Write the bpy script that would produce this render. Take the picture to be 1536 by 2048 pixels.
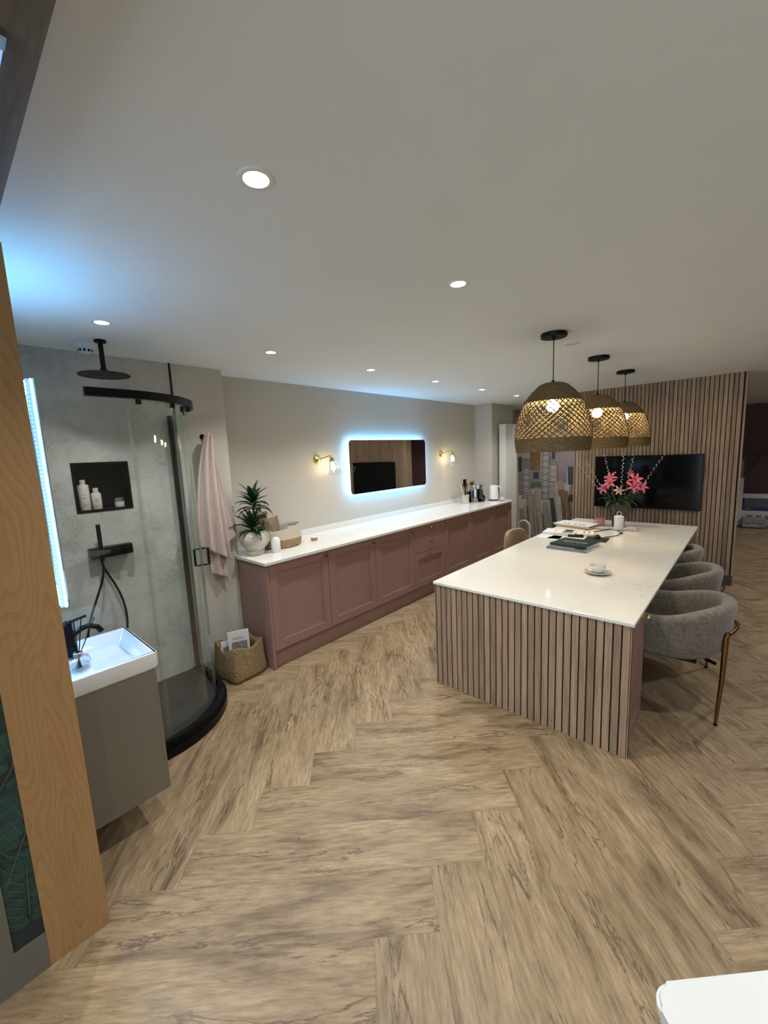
import bpy, bmesh, math, random
from mathutils import Vector, Matrix
random.seed(7)
PI = math.pi
sc = bpy.context.scene
for o in list(bpy.data.objects): bpy.data.objects.remove(o)
C = sc.collection

# ------------------------------------------------------------------ camera
CAM_H = 1.68
right = Vector((0.666917086,-0.743911514,-0.0426293375)); down = Vector((-0.132976158,-0.0625309437,-0.989144692)); fwd = Vector((0.733170473,0.665346181,-0.140625450))
cam = bpy.data.cameras.new('camera'); co = bpy.data.objects.new('camera', cam); C.objects.link(co)
cam.sensor_fit = 'HORIZONTAL'; cam.sensor_width = 36; cam.lens = 36 * 816.45 / 1536
cam.clip_start = 0.02; cam.clip_end = 60
up = -down; back = -fwd
co.matrix_world = Matrix(((right.x, up.x, back.x, 0), (right.y, up.y, back.y, 0), (right.z, up.z, back.z, CAM_H), (0, 0, 0, 1)))
sc.camera = co
# ------------------------------------------------------------------ world / exposure / light settings
WORLD_E = 3.4
w = bpy.data.worlds.new('world'); sc.world = w; w.use_nodes = True
w.node_tree.nodes['Background'].inputs[0].default_value = (0.74, 0.87, 0.95, 1)
w.node_tree.nodes['Background'].inputs[1].default_value = WORLD_E
sc.view_settings.view_transform = 'Standard'; sc.view_settings.look = 'None'
sc.view_settings.gamma = 1.0; sc.view_settings.exposure = 0.12
sc.view_settings.use_curve_mapping = False
sc.cycles.transparent_max_bounces = 24
SPOT_W = 48.0        # each ceiling downlight
SPOT_COL = (1.0, 0.97, 0.93)
LENS_E = 14.0
BULB_E = 240.0        # pendant bulbs
SCONCE_E = 48.0
LED_COL = (0.16, 0.52, 1.0)
MIRROR_E = 24.0      # halo behind the wall mirror
LEDMIRROR_E = 1.9    # edge of the bathroom mirror
CEIL = 2.395

# ------------------------------------------------------------------ materials
def newmat(name):
    m = bpy.data.materials.new(name); m.use_nodes = True
    return m, m.node_tree.nodes, m.node_tree.links, m.node_tree.nodes['Principled BSDF']
def mat(name, col, rough=0.5, metal=0.0, noise=0.0, scale=20.0, bump=0.0, stretch=(1, 1, 1), spec=0.5, sheen=0.0, col2=None, coat=0.0, bscale=None, detail=4):
    m, N, L, b = newmat(name)
    b.inputs['Base Color'].default_value = (*col, 1); b.inputs['Roughness'].default_value = rough
    b.inputs['Metallic'].default_value = metal; b.inputs['Specular IOR Level'].default_value = spec
    if sheen: b.inputs['Sheen Weight'].default_value = sheen
    if coat: b.inputs['Coat Weight'].default_value = coat; b.inputs['Coat Roughness'].default_value = .08
    if noise or bump:
        tc = N.new('ShaderNodeTexCoord'); mp = N.new('ShaderNodeMapping'); L.new(tc.outputs['Object'], mp.inputs[0])
        mp.inputs['Scale'].default_value = stretch
        nt = N.new('ShaderNodeTexNoise'); nt.inputs['Scale'].default_value = scale; nt.inputs['Detail'].default_value = detail
        L.new(mp.outputs[0], nt.inputs['Vector'])
        if noise:
            r = N.new('ShaderNodeValToRGB'); c2 = col2 or tuple(c * (1 - noise) for c in col)
            r.color_ramp.elements[0].position = .3; r.color_ramp.elements[1].position = .7
            r.color_ramp.elements[0].color = (*c2, 1); r.color_ramp.elements[1].color = (*col, 1)
            L.new(nt.outputs[0], r.inputs[0]); L.new(r.outputs[0], b.inputs['Base Color'])
        if bump:
            src = nt
            if bscale:
                src = N.new('ShaderNodeTexNoise'); src.inputs['Scale'].default_value = bscale; L.new(mp.outputs[0], src.inputs['Vector'])
            bp = N.new('ShaderNodeBump'); bp.inputs['Strength'].default_value = bump; bp.inputs['Distance'].default_value = .01
            L.new(src.outputs[0], bp.inputs['Height']); L.new(bp.outputs[0], b.inputs['Normal'])
    return m
def emis(name, col, s):
    m, N, L, b = newmat(name); b.inputs['Base Color'].default_value = (.8, .8, .8, 1)
    b.inputs['Emission Color'].default_value = (*col, 1); b.inputs['Emission Strength'].default_value = s
    return m
def glassmat(name, tint=(.93, .97, .95), ior=1.45, rough=0.0, boost=1.0):
    m, N, L, b = newmat(name); N.remove(b); out = N['Material Output']
    t = N.new('ShaderNodeBsdfTransparent'); t.inputs[0].default_value = (*tint, 1)
    g = N.new('ShaderNodeBsdfGlossy'); g.inputs['Roughness'].default_value = rough; g.inputs[0].default_value = (1, 1, 1, 1)
    lw = N.new('ShaderNodeLayerWeight'); lw.inputs['Blend'].default_value = .5     # same reflectance from both faces of a thin pane
    pw = N.new('ShaderNodeMath'); pw.operation = 'POWER'; pw.inputs[1].default_value = 5.0; L.new(lw.outputs['Facing'], pw.inputs[0])
    f0 = ((ior - 1) / (ior + 1)) ** 2
    mu = N.new('ShaderNodeMath'); mu.operation = 'MULTIPLY_ADD'; mu.inputs[1].default_value = (1 - f0) * boost; mu.inputs[2].default_value = f0 * boost; mu.use_clamp = True
    mx = N.new('ShaderNodeMixShader'); L.new(pw.outputs[0], mu.inputs[0]); L.new(mu.outputs[0], mx.inputs[0])
    L.new(t.outputs[0], mx.inputs[1]); L.new(g.outputs[0], mx.inputs[2]); L.new(mx.outputs[0], out.inputs[0])
    return m
def woodmat(name, light, dark, axis=2, scale=6.0, rough=.55, pitch=None, pitch_axis=1, contrast=1.0, rings=False, bump=.15):
    """grain running along one object axis; with pitch, every slat gets its own tone"""
    m, N, L, b = newmat(name); b.inputs['Roughness'].default_value = rough
    tc = N.new('ShaderNodeTexCoord'); mp = N.new('ShaderNodeMapping'); L.new(tc.outputs['Object'], mp.inputs[0])
    s = [9, 9, 9]; s[axis] = .55; mp.inputs['Scale'].default_value = s
    vec = mp.outputs[0]
    wn = None
    if pitch:
        sx = N.new('ShaderNodeSeparateXYZ'); L.new(tc.outputs['Object'], sx.inputs[0])
        dv = N.new('ShaderNodeMath'); dv.operation = 'DIVIDE'; dv.inputs[1].default_value = pitch; L.new(sx.outputs[pitch_axis], dv.inputs[0])
        fl = N.new('ShaderNodeMath'); fl.operation = 'FLOOR'; L.new(dv.outputs[0], fl.inputs[0])
        wn = N.new('ShaderNodeTexWhiteNoise'); wn.noise_dimensions = '1D'; L.new(fl.outputs[0], wn.inputs['W'])
        ml = N.new('ShaderNodeVectorMath'); ml.operation = 'MULTIPLY_ADD'; ml.inputs[1].default_value = (13, 13, 13)
        L.new(wn.outputs['Color'], ml.inputs[0]); L.new(vec, ml.inputs[2]); vec = ml.outputs[0]
    n1 = N.new('ShaderNodeTexNoise'); n1.inputs['Scale'].default_value = scale; n1.inputs['Detail'].default_value = 8; n1.inputs['Distortion'].default_value = .6
    L.new(vec, n1.inputs['Vector'])
    src = n1.outputs[0]
    if rings:
        mq = N.new('ShaderNodeMapping'); mq.inputs['Scale'].default_value = (5.5, 5.5, 1.15); L.new(tc.outputs['Object'], mq.inputs[0])
        nq = N.new('ShaderNodeTexNoise'); nq.inputs['Scale'].default_value = 1.0; nq.inputs['Detail'].default_value = 1.5; L.new(mq.outputs[0], nq.inputs['Vector'])
        kq = N.new('ShaderNodeMath'); kq.operation = 'MULTIPLY'; kq.inputs[1].default_value = 26; L.new(nq.outputs[0], kq.inputs[0])
        fq = N.new('ShaderNodeMath'); fq.operation = 'FRACT'; L.new(kq.outputs[0], fq.inputs[0])
        pq = N.new('ShaderNodeMath'); pq.operation = 'POWER'; pq.inputs[1].default_value = 3.0; L.new(fq.outputs[0], pq.inputs[0])
        iq = N.new('ShaderNodeMath'); iq.operation = 'SUBTRACT'; iq.inputs[0].default_value = 1.0; L.new(pq.outputs[0], iq.inputs[1])
        mpf = N.new('ShaderNodeMapping'); mpf.inputs['Scale'].default_value = (160, 160, 5); L.new(tc.outputs['Object'], mpf.inputs[0])
        nf = N.new('ShaderNodeTexNoise'); nf.inputs['Scale'].default_value = 1.0; nf.inputs['Detail'].default_value = 3; L.new(mpf.outputs[0], nf.inputs['Vector'])
        mxa = N.new('ShaderNodeMix'); mxa.inputs[0].default_value = .5; L.new(n1.outputs[0], mxa.inputs[2]); L.new(nf.outputs[0], mxa.inputs[3])
        mxx = N.new('ShaderNodeMix'); mxx.inputs[0].default_value = .24; L.new(mxa.outputs[0], mxx.inputs[2]); L.new(iq.outputs[0], mxx.inputs[3]); src = mxx.outputs[0]
    r = N.new('ShaderNodeValToRGB'); r.color_ramp.elements[0].position = .5 - .22 / contrast; r.color_ramp.elements[1].position = .5 + .18 / contrast
    r.color_ramp.elements[0].color = (*dark, 1); r.color_ramp.elements[1].color = (*light, 1); L.new(src, r.inputs[0])
    colout = r.outputs[0]
    if wn:
        mr = N.new('ShaderNodeMapRange'); mr.inputs[3].default_value = .78; mr.inputs[4].default_value = 1.15; L.new(wn.outputs['Value'], mr.inputs[0])
        mm = N.new('ShaderNodeVectorMath'); mm.operation = 'SCALE'; L.new(colout, mm.inputs[0]); L.new(mr.outputs[0], mm.inputs['Scale']); colout = mm.outputs[0]
    L.new(colout, b.inputs['Base Color'])
    bp = N.new('ShaderNodeBump'); bp.inputs['Strength'].default_value = bump; bp.inputs['Distance'].default_value = .003
    L.new(n1.outputs[0], bp.inputs['Height']); L.new(bp.outputs[0], b.inputs['Normal'])
    return m
def floormat():
    m, N, L, b = newmat('herringbone_planks'); b.inputs['Roughness'].default_value = .42; b.inputs['Specular IOR Level'].default_value = .4
    uv = N.new('ShaderNodeUVMap'); uv.uv_map = 'grain'
    ue = N.new('ShaderNodeUVMap'); ue.uv_map = 'edge'
    mp = N.new('ShaderNodeMapping'); mp.inputs['Scale'].default_value = (1.6, 8, 1); L.new(uv.outputs[0], mp.inputs[0])
    n0 = N.new('ShaderNodeTexNoise'); n0.inputs['Scale'].default_value = 1.0; n0.inputs['Detail'].default_value = 5; n0.inputs['Distortion'].default_value = 1.2
    L.new(mp.outputs[0], n0.inputs['Vector'])
    mp2 = N.new('ShaderNodeMapping'); mp2.inputs['Scale'].default_value = (11, 75, 1); L.new(uv.outputs[0], mp2.inputs[0])
    n1 = N.new('ShaderNodeTexNoise'); n1.inputs['Scale'].default_value = 1.0; n1.inputs['Detail'].default_value = 6; n1.inputs['Roughness'].default_value = .65
    L.new(mp2.outputs[0], n1.inputs['Vector'])
    r0 = N.new('ShaderNodeValToRGB'); e = r0.color_ramp.elements
    e[0].position = .30; e[0].color = (.145, .100, .058, 1); e[1].position = .68; e[1].color = (.335, .252, .158, 1)
    k = e.new(.46); k.color = (.262, .193, .117, 1)
    L.new(n0.outputs[0], r0.inputs[0])
    r1 = N.new('ShaderNodeValToRGB'); r1.color_ramp.elements[0].position = .30; r1.color_ramp.elements[0].color = (.62, .59, .55, 1)
    r1.color_ramp.elements[1].position = .64; r1.color_ramp.elements[1].color = (1.18, 1.17, 1.14, 1); L.new(n1.outputs[0], r1.inputs[0])
    mx = N.new('ShaderNodeVectorMath'); mx.operation = 'MULTIPLY'; L.new(r0.outputs[0], mx.inputs[0]); L.new(r1.outputs[0], mx.inputs[1])
    # cracks: thin dark wandering lines along the grain
    mp3 = N.new('ShaderNodeMapping'); mp3.inputs['Scale'].default_value = (1.9, 12, 1); L.new(uv.outputs[0], mp3.inputs[0])
    n3 = N.new('ShaderNodeTexNoise'); n3.inputs['Scale'].default_value = 1.0; n3.inputs['Detail'].default_value = 7; n3.inputs['Roughness'].default_value = .62; n3.inputs['Distortion'].default_value = .5
    L.new(mp3.outputs[0], n3.inputs['Vector'])
    sb = N.new('ShaderNodeMath'); sb.operation = 'SUBTRACT'; sb.inputs[1].default_value = .5; L.new(n3.outputs[0], sb.inputs[0])
    ab = N.new('ShaderNodeMath'); ab.operation = 'ABSOLUTE'; L.new(sb.outputs[0], ab.inputs[0])
    mr = N.new('ShaderNodeMapRange'); mr.inputs[1].default_value = 0; mr.inputs[2].default_value = .020; mr.inputs[3].default_value = 1; mr.inputs[4].default_value = 0; L.new(ab.outputs[0], mr.inputs[0])
    mk = N.new('ShaderNodeTexNoise'); mk.inputs['Scale'].default_value = 1.0; mk.inputs['Detail'].default_value = 2
    mp4 = N.new('ShaderNodeMapping'); mp4.inputs['Scale'].default_value = (1.9, 6, 1); mp4.inputs['Location'].default_value = (7, 3, 0); L.new(uv.outputs[0], mp4.inputs[0]); L.new(mp4.outputs[0], mk.inputs['Vector'])
    mr2 = N.new('ShaderNodeMapRange'); mr2.inputs[1].default_value = .45; mr2.inputs[2].default_value = .58; L.new(mk.outputs[0], mr2.inputs[0])
    cm = N.new('ShaderNodeMath'); cm.operation = 'MULTIPLY'; L.new(mr.outputs[0], cm.inputs[0]); L.new(mr2.outputs[0], cm.inputs[1])
    cs = N.new('ShaderNodeMath'); cs.operation = 'MULTIPLY'; cs.inputs[1].default_value = .9; L.new(cm.outputs[0], cs.inputs[0])
    mc = N.new('ShaderNodeMix'); mc.data_type = 'RGBA'; L.new(cs.outputs[0], mc.inputs[0]); L.new(mx.outputs[0], mc.inputs[6]); mc.inputs[7].default_value = (.07, .045, .025, 1)
    # plank seams: distance in metres to the nearest edge is stored in the second map
    sx = N.new('ShaderNodeSeparateXYZ'); L.new(ue.outputs[0], sx.inputs[0])
    def edge(o, length):
        a = N.new('ShaderNodeMath'); a.operation = 'SUBTRACT'; a.inputs[0].default_value = length; L.new(o, a.inputs[1])
        mn = N.new('ShaderNodeMath'); mn.operation = 'MINIMUM'; L.new(o, mn.inputs[0]); L.new(a.outputs[0], mn.inputs[1]); return mn.outputs[0]
    mn = N.new('ShaderNodeMath'); mn.operation = 'MINIMUM'; L.new(edge(sx.outputs[0], PLANK_L), mn.inputs[0]); L.new(edge(sx.outputs[1], PLANK_W), mn.inputs[1])
    me = N.new('ShaderNodeMapRange'); me.inputs[1].default_value = .0006; me.inputs[2].default_value = .0022; me.inputs[3].default_value = .38; me.inputs[4].default_value = 0; L.new(mn.outputs[0], me.inputs[0])
    ms = N.new('ShaderNodeMix'); ms.data_type = 'RGBA'; L.new(me.outputs[0], ms.inputs[0]); L.new(mc.outputs[2], ms.inputs[6]); ms.inputs[7].default_value = (.10, .07, .045, 1)
    L.new(ms.outputs[2], b.inputs['Base Color'])
    bp = N.new('ShaderNodeBump'); bp.inputs['Strength'].default_value = .12; bp.inputs['Distance'].default_value = .004
    L.new(n1.outputs[0], bp.inputs['Height']); L.new(bp.outputs[0], b.inputs['Normal'])
    return m
def quartzmat():
    m, N, L, b = newmat('veined_quartz'); b.inputs['Roughness'].default_value = .08; b.inputs['Specular IOR Level'].default_value = .5
    tc = N.new('ShaderNodeTexCoord'); n = N.new('ShaderNodeTexNoise'); n.inputs['Scale'].default_value = 2.3; n.inputs['Detail'].default_value = 9; n.inputs['Roughness'].default_value = .62; n.inputs['Distortion'].default_value = 1.1
    L.new(tc.outputs['Object'], n.inputs['Vector'])
    sb = N.new('ShaderNodeMath'); sb.operation = 'SUBTRACT'; sb.inputs[1].default_value = .5; L.new(n.outputs[0], sb.inputs[0])
    ab = N.new('ShaderNodeMath'); ab.operation = 'ABSOLUTE'; L.new(sb.outputs[0], ab.inputs[0])
    mr = N.new('ShaderNodeMapRange'); mr.inputs[1].default_value = 0; mr.inputs[2].default_value = .009; mr.inputs[3].default_value = 1; mr.inputs[4].default_value = 0; L.new(ab.outputs[0], mr.inputs[0])
    k = N.new('ShaderNodeTexNoise'); k.inputs['Scale'].default_value = 1.7; L.new(tc.outputs['Object'], k.inputs['Vector'])
    kr = N.new('ShaderNodeMapRange'); kr.inputs[1].default_value = .50; kr.inputs[2].default_value = .68; L.new(k.outputs[0], kr.inputs[0])
    mu = N.new('ShaderNodeMath'); mu.operation = 'MULTIPLY'; L.new(mr.outputs[0], mu.inputs[0]); L.new(kr.outputs[0], mu.inputs[1])
    m2 = N.new('ShaderNodeMath'); m2.operation = 'MULTIPLY'; m2.inputs[1].default_value = .62; L.new(mu.outputs[0], m2.inputs[0])
    mx = N.new('ShaderNodeMix'); mx.data_type = 'RGBA'; L.new(m2.outputs[0], mx.inputs[0]); mx.inputs[6].default_value = (.70, .70, .665, 1); mx.inputs[7].default_value = (.34, .32, .29, 1)
    L.new(mx.outputs[2], b.inputs['Base Color'])
    return m
def concretemat():
    m, N, L, b = newmat('concrete_panel'); b.inputs['Roughness'].default_value = .45
    tc = N.new('ShaderNodeTexCoord'); n = N.new('ShaderNodeTexNoise'); n.inputs['Scale'].default_value = 3.2; n.inputs['Detail'].default_value = 10; n.inputs['Roughness'].default_value = .68
    L.new(tc.outputs['Object'], n.inputs['Vector'])
    r = N.new('ShaderNodeValToRGB'); e = r.color_ramp.elements; e[0].position = .32; e[0].color = (.25, .25, .235, 1); e[1].position = .66; e[1].color = (.54, .53, .50, 1)
    k = e.new(.48); k.color = (.42, .415, .39, 1); nf = N.new('ShaderNodeTexNoise'); nf.inputs['Scale'].default_value = 70; nf.inputs['Detail'].default_value = 3; L.new(tc.outputs['Object'], nf.inputs['Vector'])
    mn_ = N.new('ShaderNodeMix'); mn_.inputs[0].default_value = .22; L.new(n.outputs[0], mn_.inputs[2]); L.new(nf.outputs[0], mn_.inputs[3]); L.new(mn_.outputs[0], r.inputs[0]); L.new(r.outputs[0], b.inputs['Base Color'])
    return m
def cementtile(name, c1, c2, sc_=14.0, kind='ring', tint=None):
    """flat patterned tile: a repeated ornament in two tones, over object coordinates (y,z)"""
    m, N, L, b = newmat(name); b.inputs['Roughness'].default_value = .35
    tc = N.new('ShaderNodeTexCoord'); mp = N.new('ShaderNodeMapping'); L.new(tc.outputs['Object'], mp.inputs[0]); mp.inputs['Scale'].default_value = (sc_, sc_, sc_)
    fr = N.new('ShaderNodeVectorMath'); fr.operation = 'FRACTION'; L.new(mp.outputs[0], fr.inputs[0])
    s2 = N.new('ShaderNodeVectorMath'); s2.operation = 'SUBTRACT'; s2.inputs[1].default_value = (.5, .5, .5); L.new(fr.outputs[0], s2.inputs[0])
    a = N.new('ShaderNodeVectorMath'); a.operation = 'ABSOLUTE'; L.new(s2.outputs[0], a.inputs[0])
    sx = N.new('ShaderNodeSeparateXYZ'); L.new(a.outputs[0], sx.inputs[0])
    ad = N.new('ShaderNodeMath'); ad.operation = 'ADD' if kind != 'ring' else 'MULTIPLY'; L.new(sx.outputs[1], ad.inputs[0]); L.new(sx.outputs[2], ad.inputs[1])
    sn = N.new('ShaderNodeMath'); sn.operation = 'MULTIPLY'; sn.inputs[1].default_value = 19 if kind != 'ring' else 60; L.new(ad.outputs[0], sn.inputs[0])
    s3 = N.new('ShaderNodeMath'); s3.operation = 'SINE'; L.new(sn.outputs[0], s3.inputs[0])
    gt = N.new('ShaderNodeMath'); gt.operation = 'GREATER_THAN'; gt.inputs[1].default_value = 0.1; L.new(s3.outputs[0], gt.inputs[0])
    mx = N.new('ShaderNodeMix'); mx.data_type = 'RGBA'; L.new(gt.outputs[0], mx.inputs[0]); mx.inputs[6].default_value = (*c1, 1); mx.inputs[7].default_value = (*c2, 1)
    L.new(mx.outputs[2], b.inputs['Base Color']); return m

PLANK_L, PLANK_W = 1.247, .2333
M = {}
M['ceil'] = mat('ceiling_paint', (.79, .81, .80), .9, noise=.03, scale=3, bump=.03, bscale=180)
M['wall'] = mat('greige_paint', (.50, .47, .415), .85, noise=.04, scale=2, bump=.05, bscale=220)
M['floor'] = floormat(); M['quartz'] = quartzmat(); M['concrete'] = concretemat()
M['pink'] = mat('mauve_pink_paint', (.275, .158, .135), .42, noise=.06, scale=5, bump=.02, bscale=250)
M['slat'] = woodmat('oak_slats', (.37, .262, .178), (.215, .142, .09), 2, 7, .55, pitch=.0418)
M['felt'] = mat('black_felt', (.016, .014, .013), .95, noise=.4, scale=300)
M['oak'] = woodmat('golden_oak', (.315, .180, .075), (.215, .110, .038), 2, 1.3, .42, contrast=.85, rings=True)
M['greyoak'] = woodmat('grey_oak_beam', (.17, .135, .095), (.10, .078, .055), 1, 8, .6)
M['black'] = mat('matt_black_metal', (.0045, .0045, .0055), .34, noise=.2, scale=60, spec=.16)
M['brass'] = mat('brushed_brass', (.80, .56, .20), .22, 1.0, noise=.12, scale=40, stretch=(1, 1, 8))
M['bronze'] = mat('antique_gold_metal', (.26, .155, .065), .3, 1.0, noise=.15, scale=30)
M['copper'] = mat('copper_knob', (.62, .36, .24), .25, 1.0, noise=.1, scale=40)
M['white'] = mat('white_plastic', (.74, .74, .73), .35, noise=.02, scale=10)
M['rad'] = mat('radiator_white', (.62, .61, .58), .4, noise=.02, scale=10)
M['ceramic'] = mat('white_ceramic', (.66, .67, .68), .08, noise=.01, scale=4, coat=.5)
M['taupe'] = mat('taupe_vanity_paint', (.15, .134, .10), .38, noise=.04, scale=6)
M['glass'] = glassmat('shower_glass', (.955, .98, .97), 1.5, 0, 1.0)
M['seal'] = glassmat('clear_plastic_seal', (.92, .955, .94), 1.5, .15, 1.3)
M['clear'] = glassmat('clear_glass', (.955, .965, .96), 1.5, 0, 2.2)
M['smoke'] = glassmat('smoked_glass', (.66, .68, .67), 1.5, 0.02, 1.2)
M['liquid'] = glassmat('diffuser_oil', (.80, .85, .88), 1.4, 0, 1.0)
M['lens'] = emis('downlight_lens', (1, .93, .80), LENS_E)
M['bulb'] = emis('warm_bulb', (1, .80, .46), BULB_E)
M['sbulb'] = emis('sconce_bulb', (1, .80, .48), SCONCE_E)
M['halo'] = emis('blue_led_halo', LED_COL, MIRROR_E)
M['lededge'] = emis('led_edge_core', (.38, .78, 1.0), LEDMIRROR_E)
M['ledglow'] = emis('led_edge_acrylic', (.06, .42, 1.0), LEDMIRROR_E * .42)
M['ledtop'] = emis('led_top_strip', LED_COL, 75.0)
M['mirror'] = mat('mirror_glass', (.80, .80, .79), .015, 1.0, noise=.001, scale=2)
M['jute'] = mat('woven_seagrass', (.42, .29, .14), .85, noise=.75, scale=85, bump=1.0, stretch=(1, 1, 1.9), detail=2)
M['rope'] = mat('twisted_seagrass_rope', (.26, .168, .077), .8, noise=.7, scale=120, bump=.8)
M['cream'] = mat('cream_cotton_rope', (.60, .55, .45), .85, noise=.25, scale=60, bump=.6, stretch=(1, 1, 5))
M['tanrope'] = mat('tan_jute_rope', (.36, .24, .125), .85, noise=.3, scale=60, bump=.6, stretch=(1, 1, 5))
M['slate'] = mat('charcoal_slate_tray', (.022, .024, .026), .45, noise=.35, scale=9, bump=.1)
M['tv'] = mat('television_screen', (.003, .003, .004), .09, noise=.1, scale=2, spec=.2)
M['chenille'] = mat('grey_chenille', (.205, .170, .13), .92, noise=.5, scale=55, bump=.5, sheen=.3, bscale=130)
M['tanvelvet'] = mat('tan_velvet', (.27, .175, .075), .8, noise=.25, scale=12, sheen=.5)
M['towel'] = mat('pale_pink_towelling', (.53, .43, .385), .95, noise=.12, scale=40, bump=.5, sheen=.4, bscale=260)
M['leaf'] = mat('dark_green_leaf', (.012, .055, .02), .35, noise=.5, scale=20)
M['lilyleaf'] = mat('lily_leaf', (.03, .085, .02), .45, noise=.4, scale=25)
M['cane'] = mat('plant_cane', (.16, .10, .05), .8, noise=.4, scale=50)
M['soil'] = mat('potting_soil', (.03, .02, .014), .95, noise=.5, scale=90, bump=.8)
M['stone'] = mat('reactive_cream_glaze', (.60, .565, .48), .22, noise=.22, scale=14, coat=.4)
M['kraft'] = mat('kraft_card', (.36, .22, .09), .7, noise=.1, scale=40)
M['paper'] = mat('white_paper', (.68, .68, .69), .6, noise=.02, scale=10)
M['ink'] = mat('printed_ink', (.05, .05, .055), .6, noise=.2, scale=200)
M['greyprint'] = mat('grey_print', (.28, .26, .26), .6, noise=.5, scale=60)
M['green'] = mat('dark_green_cover', (.012, .045, .040), .4, noise=.15, scale=20)
M['greycover'] = mat('grey_catalogue_cover', (.22, .22, .25), .4, noise=.2, scale=25)
M['navy'] = mat('navy_card', (.01, .015, .10), .5, noise=.1, scale=20)
M['pinkcup'] = mat('pink_glaze', (.52, .22, .20), .3, noise=.3, scale=90)
M['petal'] = mat('lily_petal', (.36, .018, .095), .5, noise=.55, scale=60, col2=(.60, .16, .28))
M['palepetal'] = mat('pale_lily_petal', (.82, .48, .42), .5, noise=.3, scale=25)
M['stamen'] = mat('lily_stamen', (.35, .20, .04), .6, noise=.2, scale=60)
M['bud'] = mat('pearl_bud', (.80, .74, .64), .35, noise=.1, scale=60)
M['twig'] = mat('bare_twig', (.09, .065, .04), .8, noise=.4, scale=80)
M['steel'] = mat('brushed_steel', (.52, .52, .54), .28, 1.0, noise=.1, scale=60, stretch=(1, 1, .1))
M['mauve'] = mat('dark_mauve_paint', (.115, .062, .068), .85, noise=.06, scale=3)
M['lilac'] = mat('lilac_glaze', (.27, .20, .21), .4, noise=.1, scale=12)
M['sand'] = mat('sandstone_tile', (.33, .29, .235), .5, noise=.25, scale=14)
M['greytile'] = mat('grey_stone_tile', (.26, .255, .235), .45, noise=.3, scale=16)
M['darktile'] = mat('charcoal_tile', (.055, .055, .06), .35, noise=.3, scale=18)
M['marble'] = mat('pale_marble_tile', (.42, .42, .39), .25, noise=.3, scale=7)
M['tealtile'] = mat('teal_tile', (.02, .055, .065), .25, noise=.3, scale=18)
M['greentile'] = mat('sage_green_tile', (.12, .17, .135), .25, noise=.3, scale=18)
M['wicker'] = mat('brown_wood_tile', (.25, .14, .06), .5, noise=.5, scale=9, stretch=(1, 1, 9))
M['patA'] = cementtile('grey_ornament_tile', (.50, .49, .46), (.16, .16, .17), 8.5, 'ring')
M['patB'] = cementtile('dark_trellis_tile', (.46, .44, .40), (.10, .095, .09), 7.0, 'diamond')
M['patC'] = cementtile('pink_ornament_tile', (.50, .44, .41), (.30, .20, .19), 8.5, 'ring')
M['wallpaper'] = mat('dark_leaf_wallpaper', (.010, .020, .020), .6, noise=.3, scale=6)
M['leafprint'] = mat('leaf_print', (.016, .052, .040), .6, noise=.7, scale=14, stretch=(1, 1, 3))
M['leafvein'] = mat('leaf_vein_print', (.045, .095, .070), .6, noise=.2, scale=20)
M['greyframe'] = mat('warm_grey_frame', (.115, .105, .085), .6, noise=.08, scale=8)
M['skirt'] = mat('dark_skirting', (.05, .045, .038), .6, noise=.1, scale=8)
M['bottle'] = mat('pale_pink_plastic', (.56, .49, .46), .35, noise=.05, scale=10)
M['coffee'] = mat('black_gloss_plastic', (.005, .005, .006), .12, noise=.1, scale=10, spec=.3)
M['pinkpack'] = mat('pink_print_pack', (.52, .30, .29), .4, noise=.5, scale=60, col2=(.7, .62, .6))
M['amber'] = mat('orange_sticker', (.75, .25, .12), .5, noise=.1, scale=20)
M['stripe'] = woodmat('striped_samples', (.42, .31, .22), (.16, .10, .07), 2, 30, .5, pitch=.012, pitch_axis=0)
M['wrap'] = mat('clear_wrapped_pack', (.33, .31, .27), .3, noise=.5, scale=18)
M['tabletop'] = mat('white_laminate', (.60, .63, .63), .3, noise=.01, scale=5)
M['socketdark'] = mat('socket_black_insert', (.01, .01, .01), .4, noise=.1, scale=30)

# ------------------------------------------------------------------ mesh helpers
def new(): return bmesh.new()
def box(bm, x0, x1, y0, y1, z0, z1):
    v = [bm.verts.new(p) for p in ((x0, y0, z0), (x1, y0, z0), (x1, y1, z0), (x0, y1, z0), (x0, y0, z1), (x1, y0, z1), (x1, y1, z1), (x0, y1, z1))]
    for f in ((0, 3, 2, 1), (4, 5, 6, 7), (0, 1, 5, 4), (1, 2, 6, 5), (2, 3, 7, 6), (3, 0, 4, 7)): bm.faces.new([v[i] for i in f])
    return v
def boxm(x0, x1, y0, y1, z0, z1, bevel=0.0, seg=2):
    bm = new(); box(bm, x0, x1, y0, y1, z0, z1)
    if bevel: bmesh.ops.bevel(bm, geom=bm.edges[:], offset=bevel, segments=seg, affect='EDGES', profile=.5)
    return bm
def lathe(bm, prof, seg=32, c=(0, 0, 0), a0=0.0, a1=2 * PI, sx=1.0, sy=1.0):
    full = abs(a1 - a0 - 2 * PI) < 1e-6; n = seg if full else seg + 1; rings = []
    for r, z in prof:
        rings.append([bm.verts.new((c[0] + sx * r * math.cos(a0 + (a1 - a0) * i / seg), c[1] + sy * r * math.sin(a0 + (a1 - a0) * i / seg), c[2] + z)) for i in range(n)])
    for k in range(len(rings) - 1):
        A, B = rings[k], rings[k + 1]
        for i in range(n if full else n - 1):
            j = (i + 1) % n
            try: bm.faces.new((A[i], A[j], B[j], B[i]))
            except ValueError: pass
    return rings
def cap(bm, ring):
    try: bm.faces.new(ring)
    except ValueError: pass
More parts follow.
